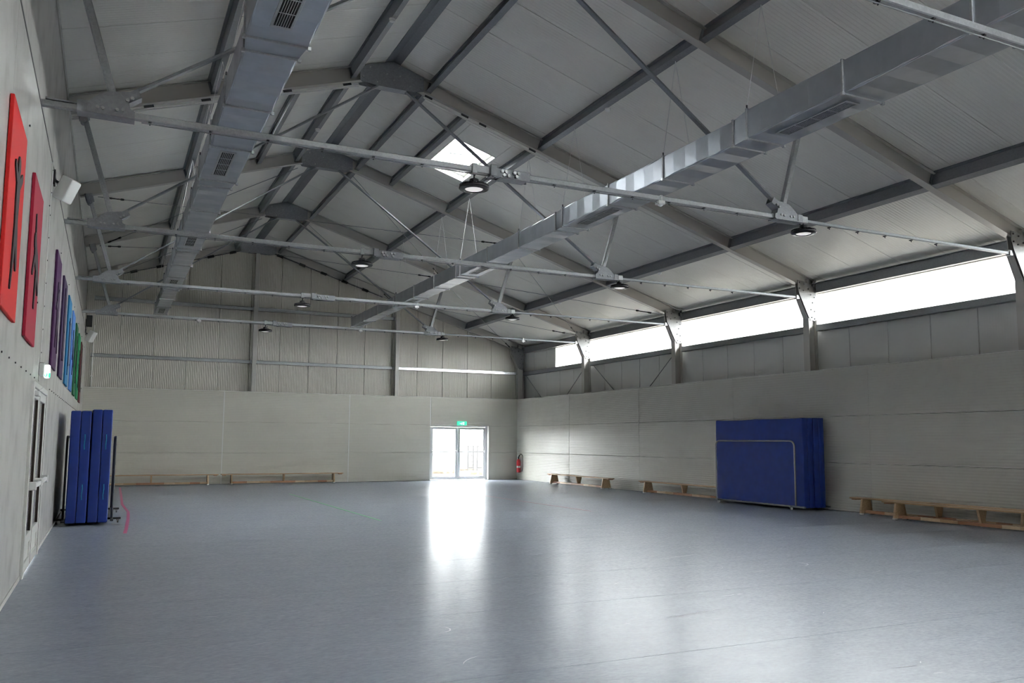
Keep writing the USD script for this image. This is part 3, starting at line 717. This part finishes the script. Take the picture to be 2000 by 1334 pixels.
# small white boxes on the tie rods
S0 = None
for i, x, lab in ((1, 8.215, 'small white sensor box on the nearest tie rod, right of its middle lamp'), (3, 8.21, 'small white sensor box on the third tie rod, right of its middle lamp'),
                  (4, 8.20, 'small white sensor box on the farthest tie rod, below the right duct end'), (4, 3.17, 'small white sensor box on the farthest tie rod, left of its middle lamp'), (4, 14.2, 'small white sensor box at the right end of the farthest tie rod')):
    p = (x, Y(i)-.03, ZA-.03)
    if S0 is None:
        S0 = thing('sensor_box', lab, 'sensor', p)
        obj('body', bbox(x-.06, x+.06, p[1]-.06, p[1]+.06, ZA-.095, ZA-.035, .012), 'white_plastic', S0)
        obj('sensor_dome', sphere((x, p[1], ZA-.095), .035, 2, (1, 1, .7)) if False else lathe([(.04, ZA-.095), (.036, ZA-.108), (.02, ZA-.118), (0, ZA-.12)], (x, p[1], 0), 16), 'white_plastic', S0, smooth=True)
        obj('strap', [bbox(x-.02, x+.02, p[1]-.045, p[1]+.045, ZA-.045, ZA+.048, .004)], 'bright_metal', S0)
    else: dup(S0, p, lab)
# smoke detectors on the purlins
D0 = None
def det(x, y, dep, lab):
    global D0
    s = 1 if x > XR else -1
    z = rz(x) - dep/CSL - .014
    p = (x + s*.0, y, z)
    if D0 is None:
        D0 = thing('smoke_detector', lab, 'smoke detector', p)
        obj('base', lathe([(0, 0), (.055, 0), (.055, -.02), (.05, -.024), (0, -.024)], p, 24), 'white_plastic', D0, smooth=35)
        obj('sensing_head', lathe([(.048, -.024), (.046, -.05), (.03, -.06), (0, -.062)], p, 24), 'white_plastic', D0, smooth=35)
    else: dup(D0, p, lab)
det(9.13, 13.24, .25, 'white smoke detector on the right slope purlin above the nearest lamp')
det(4.86, 13.3, .23, 'nearer white smoke detector under the left purlin beside the ridge')
det(4.86, 19.0, .23, 'farther white smoke detector under the left purlin beside the ridge')
det(14.36, 18.95, .30, 'nearer white smoke detector under the deep low purlin of the right slope')
det(14.36, 24.67, .30, 'farther white smoke detector under the deep low purlin of the right slope')

# cable rail under the rafters of the third frame
for s, ranges, lab, clips in ((1, (6.35, 9.25), 'white cable rail with black clips under the right rafter before the right skylight', (6.45, 7.26, 7.67, 8.85)), (-1, (.25, 4.98), 'white cable rail with black clips under the left rafter crossing behind the left duct', (.40, 1.2, 2.15, 3.6, 4.75))):
    z = lambda x: rz(x) - .405
    x0, x1 = ranges
    t = thing('cable_rail', lab, 'cable rail', ((x0+x1)/2, Y(2), z((x0+x1)/2)))
    obj('rail', [bar((x0, Y(2)-.05, z(x0)), (x1, Y(2)-.05, z(x1)), .055, .05), tube([(x0, Y(2)-.09, z(x0)-.06), (x1, Y(2)-.09, z(x1)-.06)], .012, 6)], 'white_frame', t)
    for c in clips:
        obj('clip', bar((c-.08, Y(2)-.05, z(c-.08)+.012), (c+.08, Y(2)-.05, z(c+.08)+.012), .075, .045), 'dark_steel', t)
    e = x1 if s == 1 else x0
    obj('end_loop', tube([(e-.25, Y(2)-.05, z(e-.25)-.03), (e+.02, Y(2)-.05, z(e+.02)-.03), (e+.06, Y(2)-.02, z(e+.06)-.02), (e+.02, Y(2)+.03, z(e+.02)-.03), (e-.25, Y(2)+.05, z(e-.25)-.03)], .012, 6), 'white_frame', t)
for s, x0, x1, clips, lab in ((1, 6.3, 10.6, (6.50, 7.35, 8.19, 9.04, 9.88), 'dark cable with black clips along the right half of the back gable rafter'), (-1, .5, 5.0, (.55, 1.39, 2.24, 3.97, 4.75), 'dark cable with black clips along the left half of the back gable rafter')):
    z = lambda x: rz(x) - .36
    t = thing('gable_cable', lab, 'cable', ((x0+x1)/2, Y(5)-.05, z((x0+x1)/2)))
    obj('cable', tube([(x0, Y(5)-.05, z(x0)), (x1, Y(5)-.05, z(x1))], .014, 6), 'dark_steel', t)
    for c in clips:
        obj('clip', bar((c-.11, Y(5)-.05, z(c-.11)), (c+.11, Y(5)-.05, z(c+.11)), .09, .085), 'black_plastic', t)

# ------------------------------------------------------------------ left wall: sports boards
def limb(a, b, r0, r1=None):
    r1 = r1 or r0
    return sg.MultiPoint([a, b]).convex_hull.buffer(0) if False else sg.Point(a).buffer(r0, 6).union(sg.Point(b).buffer(r1, 6)).convex_hull
from shapely.ops import unary_union
FIG = [
    # each figure: joints in metres on a board 1.17 wide and 1.75 high, (x, z) from its lower left corner
    [('limb', (.50, 1.05), (.56, .70), .10, .08), ('limb', (.56, .70), (.42, .34), .07, .04), ('limb', (.58, .70), (.70, .36), .07, .04), ('limb', (.50, 1.02), (.80, .86), .045, .03), ('limb', (.48, 1.02), (.44, 1.40), .045, .03), ('head', (.52, 1.20), .075), ('limb', (.44, 1.40), (.46, 1.56), .018, .018)],
    [('limb', (.60, 1.10), (.60, .80), .10, .08), ('limb', (.60, .80), (.52, .40), .07, .04), ('limb', (.62, .80), (.78, .45), .07, .04), ('limb', (.60, 1.08), (.34, 1.22), .04, .03), ('limb', (.60, 1.08), (.88, 1.24), .04, .03), ('head', (.60, 1.27), .075), ('limb', (.52, .40), (.46, .22), .03, .02)],
    [('limb', (.45, .95), (.70, .85), .09, .08), ('limb', (.70, .85), (.98, .60), .07, .035), ('limb', (.70, .85), (.60, .40), .07, .035), ('limb', (.45, .95), (.22, .70), .04, .03), ('limb', (.45, .95), (.35, 1.30), .04, .03), ('head', (.34, 1.05), .075)],
    [('limb', (.58, .70), (.58, 1.00), .10, .08), ('limb', (.58, 1.00), (.50, 1.42), .07, .035), ('limb', (.60, 1.00), (.80, 1.36), .07, .035), ('limb', (.58, .70), (.48, .34), .045, .03), ('limb', (.58, .70), (.72, .34), .045, .03), ('head', (.59, .52), .075)],
    [('limb', (.55, 1.06), (.66, .76), .10, .08), ('limb', (.66, .76), (.90, .58), .07, .04), ('limb', (.90, .58), (.98, .30), .04, .03), ('limb', (.64, .76), (.44, .36), .07, .04), ('limb', (.55, 1.04), (.28, .90), .04, .03), ('limb', (.55, 1.04), (.82, 1.22), .04, .03), ('head', (.50, 1.24), .075)],
]
boards = [(0, 'red', 'figure_dark', 'large bright red wall board with a dark gymnast, second from the left edge'), (1, 'crimson', 'figure_dark', 'crimson wall board with a dark athlete, right of the bright red board'),
          (3, 'purple', 'figure_purple', 'plum purple wall board with a dark figure, left of the violet board'), (4, 'violet', 'figure_purple', 'dark violet wall board between the plum and the blue boards'),
          (5, 'blue', 'figure_blue', 'bright blue wall board with a dark blue figure'), (6, 'sky_blue', 'figure_blue', 'pale cornflower blue wall board with a small dark figure'),
          (7, 'green', 'figure_green', 'dark green wall board beside the lighter green one'), (8, 'leaf_green', 'figure_green', 'lighter leaf green wall board near the back corner'),
          (9, 'brown', 'figure_dark', 'maroon brown wall board, last one before the back wall'), (-1, 'red', 'figure_dark', 'red wall board cut off by the left edge of the photo')]
for k, c, fc, lab in boards:
    y0 = 7.50 + 2.2*k - (.08 if k > 2 else 0); z0, w_, h_ = (2.63, 1.17, 1.685) if k < 3 else (2.67, 1.17, 1.73)
    t = thing('wall_board', lab, 'wall board', (.0, y0+w_/2, z0), 'coloured sports boards on the left wall')
    obj('panel', bbox(.004, .034, y0, y0+w_, z0, z0+h_, .004), 'board_' + c, t)
    sh = []
    for e in FIG[(k+1) % 5]:
        sh.append(sg.Point(e[1]).buffer(e[2]*1.15, 8) if e[0] == 'head' else limb(e[1], e[2], e[3]*1.3, e[4]*1.3))
    P = unary_union(sh).simplify(.004)
    ms = []
    for g in getattr(P, 'geoms', [P]):
        m = trimesh.creation.extrude_polygon(g, .012, engine='earcut'); v = np.array(m.vertices)
        m.vertices = np.stack([.034 + v[:, 2], y0 + v[:, 0], z0 + v[:, 1]], 1); m.fix_normals(); ms.append(m)
    obj('figure', ms, fc, t)

# loudspeakers and conduit on the left wall
def speaker(lab, c, s, mt):
    t = thing('loudspeaker', lab, 'loudspeaker', c)
    x, y, z = c
    m = rbox(-.09, .09, -.13*s, .13*s, -.19*s, .19*s, .03, (6, 6, 6))
    m.apply_transform(trimesh.transformations.rotation_matrix(.45, [0, 1, 0])); m.apply_transform(trimesh.transformations.rotation_matrix(-.5, [0, 0, 1])); m.apply_translation(c)
    obj('cabinet', m, mt, t, smooth=40)
    obj('bracket', [bar((.0, y-.02, z+.12), (x-.02, y, z+.03), .04, .03), bbox(.0, .02, y-.1, y+.06, z+.04, z+.24, .004)], 'dark_steel', t)
speaker('white loudspeaker on a bracket near the top of the left wall', (.16, 12.75, 4.98), .88, 'white_plastic')
speaker('small white loudspeaker high in the far left corner', (.17, 31.4, 5.02), 1.0, 'white_plastic')
t = thing('black_speaker', 'small black loudspeaker high on the left wall by the back corner', 'loudspeaker', (.1, 30.6, 5.35))
obj('cabinet', bbox(.03, .20, 30.5, 30.75, 5.26, 5.62, .01), 'black_plastic', t)
obj('bracket', bbox(0, .03, 30.58, 30.66, 5.05, 5.5, .004), 'dark_steel', t)
t = thing('conduit', 'thin white conduit pipe rising beside the far left corner', 'pipe', (.25, YG-.05, 4.2))
obj('pipe', tube([(.22, YG-.055, 3.43), (.22, YG-.055, 5.6)], .022, 8), 'white_frame', t)
obj('pipe_clip', [bbox(.18, .26, YG-.085, YG-.002, z-.02, z+.02, .004) for z in (3.8, 4.5, 5.2)], 'white_frame', t)

# ------------------------------------------------------------------ exit signs
def pictogram(w, h):
    """running man, arrow and doorway of an escape sign, in the plane, origin at its centre"""
    s = h
    man = [sg.Point(-.02*s, .27*s).buffer(.085*s, 6), limb((-.02*s, .12*s), (-.10*s, -.10*s), .075*s, .06*s), limb((-.10*s, -.10*s), (.04*s, -.24*s), .045*s), limb((.04*s, -.24*s), (-.02*s, -.38*s), .04*s),
           limb((-.10*s, -.10*s), (-.26*s, -.24*s), .045*s), limb((-.26*s, -.24*s), (-.40*s, -.24*s), .035*s), limb((0, .12*s), (.16*s, .0), .035*s), limb((-.04*s, .12*s), (-.22*s, .02*s), .035*s)]
    door = sg.box(.30*s, -.40*s, .62*s, .40*s)
    arrow = unary_union([sg.box(-.70*s, -.05*s, -.48*s, .05*s), sg.Polygon([(-.48*s, -.16*s), (-.48*s, .16*s), (-.33*s, 0)])])
    out = []
    for P in (unary_union(man), door, arrow):
        for g in getattr(P, 'geoms', [P]): out.append(trimesh.creation.extrude_polygon(g, .004, engine='earcut'))
    return cat_(out)
t = thing('exit_sign', 'green illuminated escape sign over the double glass door in the back wall', 'exit sign', (14.10, YB-.03, 2.34))
obj('sign_box', bbox(13.89, 14.31, YB-.055, YB, 2.255, 2.425, .006), 'exit_green', t)
m = pictogram(.42, .16); v = np.array(m.vertices); m.vertices = np.stack([14.10+v[:, 0], YB-.056-v[:, 2], 2.34+v[:, 1]*.95], 1); m.fix_normals()
obj('pictogram', m, 'exit_white', t)
t = thing('exit_sign', 'lit escape sign sticking out of the left wall over the white door', 'exit sign', (.0, 12.3, 2.43))
obj('housing', bbox(0, .06, 12.22, 12.38, 2.40, 2.57, .01), 'white_plastic', t)
obj('light_dome', lathe([(.11, 0), (.108, .03), (.085, .07), (.04, .095), (0, .10)], (.0, 0, 0), 24) if False else rbox(.055, .13, 12.27, 12.33, 2.37, 2.55, .028, (6, 4, 8)), 'exit_white', t, smooth=40)
m = pictogram(.2, .12); v = np.array(m.vertices); m.vertices = np.stack([.095+v[:, 0]*.5, 12.269-v[:, 2], 2.41+v[:, 1]*.6], 1); m.fix_normals()
obj('pictogram', m, 'exit_green', t)

# ------------------------------------------------------------------ fire extinguisher by the back right corner
ex, ey = 16.54, 32.28
t = thing('fire_extinguisher', 'red fire extinguisher with black hose hung on the wall in the back right corner', 'fire extinguisher', (ex, ey, .3))
obj('cylinder', lathe([(0, .30), (.07, .305), (.082, .33), (.082, .74), (.075, .80), (.045, .85), (.03, .87), (0, .87)], (ex, ey, 0), 28), 'red_paint', t, smooth=40)
obj('valve', [cyl((ex, ey, .86), (ex, ey, .96), .028, 12), bar((ex, ey, .95), (ex-.04, ey-.14, 1.02), .022), bar((ex, ey, .93), (ex-.03, ey-.13, .95), .018)], 'black_plastic', t)
obj('hose', tube(arc_path([(ex, ey, .92), (ex+.02, ey-.16, 1.10), (ex+.03, ey-.34, 1.02), (ex+.03, ey-.36, .5), (ex+.02, ey-.30, .36)], .09), .016, 8), 'black_plastic', t)
obj('label_plate', lathe([(.0835, .50), (.0835, .58)], (ex, ey, 0), 28), 'white_plastic', t, smooth=40, label='pale instruction label round the cylinder')
obj('wall_bracket', [bbox(W-.03, W, ey-.06, ey+.06, .55, .95, .004)], 'white_plastic', t)

# ------------------------------------------------------------------ gym benches
def bench(lab, x, y0, y1, rot=0, first=None):
    """bench along y, its middle at (x, (y0+y1)/2)"""
    L = 4.45; yc = (y0+y1)/2
    loc = (x, yc, 0)
    if first is not None: return dup(first, loc, lab, rotz=rot)
    t = thing('gym_bench', lab, 'bench', loc, 'long wooden gym benches', rotz=rot)
    o = lambda name, m, mt, par=t: obj(name, m, mt, par, local=True)
    h = L/2
    o('seat', bbox(-.125, .125, -h, h, .345, .378, .008), 'bench_wood')
    for s in (-1, 1):
        yy = s*(h-.36)
        leg = trimesh.creation.extrude_polygon(sg.Polygon([(-.19, .03), (.19, .03), (.125, .345), (-.125, .345)]), .045, engine='earcut')
        v = np.array(leg.vertices); leg.vertices = np.stack([v[:, 0], yy-.022+v[:, 2], v[:, 1]], 1); leg.fix_normals()
        lg = o('leg', leg, 'bench_wood')
        for sx in (-1, 1): o('rubber_foot', bbox(sx*.15-.045, sx*.15+.045, yy-.04, yy+.04, 0, .04, .008), 'rubber_white', lg)
        o('hook_block', bbox(-.10, .10, s*(h-.10)-.06, s*(h-.10)+.06, .318, .345, .008), 'bench_wood_red')
    mid = trimesh.creation.extrude_polygon(sg.Polygon([(-.055, .09), (.055, .09), (.12, .345), (-.12, .345)]), .05, engine='earcut')
    v = np.array(mid.vertices); mid.vertices = np.stack([v[:, 0], -.025+v[:, 2], v[:, 1]], 1); mid.fix_normals()
    o('leg', mid, 'bench_wood')
    # lower beam glued up from lengths of different tone
    cuts = [-h+.36, -h+.62, -h+.95, -h+1.45, -h+1.8, -h+2.7, -h+3.1, -h+3.55, h-.36]
    for n, (a, b) in enumerate(zip(cuts, cuts[1:])):
        o('beam_length', bbox(-.05, .05, a, b, .035, .10, .004), ('bench_wood_pale', 'bench_wood_red', 'bench_wood')[n % 3])
    return t
B0 = bench('long pale wooden gym bench on the back wall, right of the other one', 6.83, 32.35, 32.35, 90)
bench('long wooden gym bench on the back wall, partly behind the blue mats', 2.28, 32.30, 32.30, 90, B0)
bench('wooden gym bench on the right wall, nearest the back corner', 16.33, 24.6, 29.1, 0, B0)
bench('wooden gym bench on the right wall, its near end hidden behind the blue mats', 16.33, 18.35, 22.85, 0, B0)
bench('wooden gym bench against the right wall, behind the front one at the right edge', 16.38, 9.85, 14.35, 0, B0)
bench('front wooden gym bench at the right edge of the photo, before another bench', 15.98, 8.62, 13.10, 0, B0)

# ------------------------------------------------------------------ crash mats and their trolleys
def crash_mat(lab, x0, x1, y0, y1, z0, z1, seed, handles=False, sag=.02):
    t = thing('crash_mat', lab, 'mat', ((x0+x1)/2, (y0+y1)/2, z0), 'blue crash mats standing on edge')
    xm_ = (x0+x1)/2
    for n, (a, b) in enumerate(((x0, xm_), (xm_, x1))):
        m = rbox(a+.001, b-.001, y0, y1, z0, z1, .025, (6, 44, 34))
        v = np.array(m.vertices)
        f = meshkit.fbm(v*np.array([2.0, 1.6, 1.9]) + seed*7.1 + n*(3.3 if n else 0), 3, seed) - .5
        low = np.clip(1-(v[:, 2]-z0)/.6, 0, 1)
        wr_ = meshkit.noise(np.stack([v[:, 1]*2+v[:, 2]*5, v[:, 2]*7-v[:, 1]*1.5, v[:, 0]*0+seed], 1), seed)-.5
        outer = (v[:, 0] < xm_) if n == 0 else (v[:, 0] > xm_)
        sgn = -1 if n == 0 else 1
        away = np.abs(v[:, 0]-xm_) > .03
        v[:, 0] += np.where(away, sgn*(np.abs(f)*sag + low*wr_*sag*1.2), 0)
        v[:, 1] += np.where((np.abs(v[:, 1]-y0) < .03) | (np.abs(v[:, 1]-y1) < .03), (meshkit.noise(v*np.array([9, .1, 2.2])+seed, 3)-.5)*sag*1.1, 0)
        v[:, 2] += np.where(v[:, 2] > z1-.03, (meshkit.noise(v*np.array([1, 1.4, 0])+seed, 5)-.6)*sag*1.2, 0)
        m.vertices = v
        obj('cover', m, 'mat_vinyl', t, smooth=50)
    if handles:
        for zz in (.62, 1.55):
            obj('handle', tube(arc_path([(xm_+.08, y0+.004, zz-.14), (xm_+.075, y0-.03, zz-.06), (xm_+.085, y0-.03, zz+.06), (xm_+.08, y0+.004, zz+.14)], .03), .009, 6), 'cord_blue', t, label='pale blue cord handle')
    return t
crash_mat('tall blue crash mat on edge by the left wall, the one nearer the wall', .20, .545, 17.75, 20.8, .05, 2.13, 1, True, .003)
crash_mat('tall blue crash mat on edge by the left wall, the one nearer the hall', .56, .905, 17.78, 20.8, .05, 2.16, 2, True, .003)
crash_mat('large blue crash mat at the right wall, in front, behind the tube hoop', 15.80, 16.12, 15.24, 18.45, .06, 2.20, 3, False, .022)
crash_mat('large blue crash mat on the right, behind the front mat and against the wall', 16.13, 16.46, 15.22, 18.42, .06, 2.21, 4, False, .02)
def trolley(lab, x0, x1, y0, y1, mt, reach=.12):
    t = thing('mat_trolley', lab, 'trolley', ((x0+x1)/2, (y0+y1)/2, 0), 'steel mat trolleys')
    for xx in (x0, x1):
        obj('side_frame', tube(arc_path([(xx, y0, .085), (xx, y0, 1.65), (xx, y1, 1.65), (xx, y1, .085)], .16), .021, 10), mt, t, smooth=50)
    obj('base_rail', [bbox(xx-.025, xx+.025, y0-.3, y1+.3, .065, .105, .004) for xx in (x0, x1)], mt, t)
    for yy in (y0+.12, y1-.12):
        obj('cross_bar', bbox(x0-reach, x1+reach, yy-.025, yy+.025, .068, .105, .004), mt, t)
        for xx in (x0-reach+.05, x1+reach-.05):
            w_ = obj('caster', [cyl((xx-.015, yy, .034), (xx+.015, yy, .034), .033, 14), bbox(xx-.024, xx+.024, yy-.018, yy+.03, .045, .07, .003)], 'grey_tube' if mt == 'dark_steel' else 'rubber_white', t)
    return t
trolley('dark steel mat trolley carrying the two tall mats by the left wall', .15, .98, 18.15, 20.9, 'dark_steel', .16)
trolley('grey steel mat trolley with a hoop frame before the mats on the right wall', 15.73, 16.52, 15.46, 18.38, 'grey_tube', .08)

# ------------------------------------------------------------------ court marks taped on the floor
def ribbon(name, lab, pts, w_, mt):
    c = pts[len(pts)//2]
    pts = [np.array(p, float) for p in pts]; V, Fc = [], []
    for i, p in enumerate(pts):
        tt = pts[min(i+1, len(pts)-1)]-pts[max(i-1, 0)]; tt /= np.linalg.norm(tt); n_ = np.array([-tt[1], tt[0]])
        for s in (-1, 1):
            for z in (-.001, .0016): V.append((*(p+s*n_*w_/2), z))
    for i in range(len(pts)-1):
        q = i*4; a = [q, q+1, q+3, q+2]
        for k in range(4):
            j = a[k], a[(k+1) % 4]; Fc += [(j[0], j[1], j[1]+4), (j[0], j[1]+4, j[0]+4)]
    m = trimesh.Trimesh(V, Fc, process=False); m.fix_normals()
    o_ = obj(name, m, mt); tag(o_, lab, 'floor marking'); return o_
ribbon('floor_line', 'pink tape line on the floor beside the left mats', [(1.29, 31.4), (1.27, 27), (1.24, 23.3), (1.33, 20.8), (1.29, 19), (1.22, 17), (1.18, 16.1)], .06, 'tape_pink')
ribbon('floor_line', 'thin green tape line in the middle of the floor', [(5.84, 26.0), (5.86, 22), (5.88, 16.7)], .06, 'tape_green')
ribbon('floor_line', 'faint reddish tape line on the floor right of the door reflection', [(11.0, 24.0), (11.0, 20), (11.05, 17.1)], .045, 'tape_red')
sc_d, sc_l = [], []
rr = random.Random(11)
def mark(x, y, L, a, w_, curve):
    n = 5; V, Fc = [], []
    for i in range(n+1):
        tpar = (i/n-.5); ang = a + curve*tpar
        px, py = x + L*tpar*math.cos(ang), y + L*tpar*math.sin(ang); ww = w_*(1-abs(2*tpar))**.5/2
        for s in (-1, 1): V.append((px-s*ww*math.sin(ang), py+s*ww*math.cos(ang), .0012))
    for i in range(n): Fc += [(2*i, 2*i+2, 2*i+3), (2*i, 2*i+3, 2*i+1)]
    return trimesh.Trimesh(V, Fc, process=False)
for k in range(230):
    x, y = rr.uniform(1.0, 13.5), rr.uniform(3.6, 14)
    sc_d.append(mark(x, y, rr.uniform(.05, .22), rr.uniform(-.9, .9), rr.uniform(.004, .010), rr.uniform(-.8, .8)))
    if k % 2: sc_l.append(mark(rr.uniform(1.0, 13.5), rr.uniform(3.6, 15), rr.uniform(.05, .35), rr.uniform(-.7, .7), rr.uniform(.004, .012), rr.uniform(-.6, .6)))
sc_l += [mark(3.55, 6.9, .35, 1.2, .012, 1.4), mark(2.15, 5.2, .12, .9, .02, .3), mark(2.9, 5.0, .12, .9, .02, .3), mark(9.3, 8.6, .45, 1.0, .02, 1.6), mark(8.2, 9.9, .9, .25, .012, .1), mark(5.9, 6.6, .8, .2, .01, .1)]
obj('scuff_mark', sc_d, 'scuff_dark', fl, kind='stuff', label='dark scuff marks')
obj('scuff_mark', sc_l, 'scuff_light', fl, kind='stuff', label='pale scuff marks')

# ------------------------------------------------------------------ outside the back door
g = thing('ground', kind='structure')
obj('earth', slab([(-80, YG-.05), (110, YG-.05), (110, 160), (-80, 160)], (0, 0, -.06), (1, 0, 0), (0, 1, 0), (0, 0, 1), .5), 'sand', g)
obj('earth', slab([(XO+.02, -60), (110, -60), (110, YG-.05), (XO+.02, YG-.05)], (0, 0, -.06), (1, 0, 0), (0, 1, 0), (0, 0, 1), .5), 'sand', g)
def heap(lab, x, y, rx, ry, h, seed):
    m = trimesh.creation.icosphere(4, 1.0); v = np.array(m.vertices); v = v*np.array([rx, ry, h])
    v *= (1 + .35*(meshkit.fbm(v*1.7+seed*5, 4, seed)-.5))[:, None]; v += np.array([x, y, -.06]); m.vertices = v
    o_ = obj('rubble_heap', m, 'sand', smooth=False); tag(o_, lab, 'rubble heap')
heap('low heap of pale rubble outside, left pane of the back door', 16.6, 42.0, 1.1, .9, .55, 3)
heap('low heap of earth outside, right pane of the back door', 18.6, 46.0, 1.9, 1.0, .45, 5)
t = thing('pallet', 'wooden pallet lying outside, seen through the right pane of the back door', 'pallet', (17.6, 39.6, 0))
for k in range(5): obj('deck_board', bbox(17.1, 18.1, 39.1+k*.22, 39.24+k*.22, .06, .085, .003), 'bench_wood_pale', t)
for k in range(3): obj('bearer', bbox(17.1+k*.45, 17.2+k*.45, 39.1, 40.12, -.06, .06, .003), 'bench_wood', t)
for k, (x0, y_, lab) in enumerate(((18.92, 43.6, 'left one of two dark mesh fence panels outside the back door'), (19.48, 43.6, 'right one of two dark mesh fence panels outside the back door'))):
    t = thing('fence_panel', lab, 'fence panel', (x0+.17, y_, 0), 'mesh fence panels outside')
    obj('frame', [tube([(x0, y_, -.06), (x0, y_, 1.35)], .025, 8), tube([(x0+.34, y_, -.06), (x0+.34, y_, 1.35)], .025, 8), tube([(x0, y_, 1.35), (x0+.34, y_, 1.35)], .03, 8), tube([(x0, y_, .15), (x0+.34, y_, .15)], .025, 8)], 'fence_black', t)
    obj('mesh_wire', [bar((x0+.034*q, y_, .15), (x0+.034*q, y_, 1.35), .022) for q in range(1, 10)] + [bar((x0, y_, .15+.15*q), (x0+.34, y_, .15+.15*q), .016) for q in range(1, 8)], 'fence_black', t, kind='stuff')
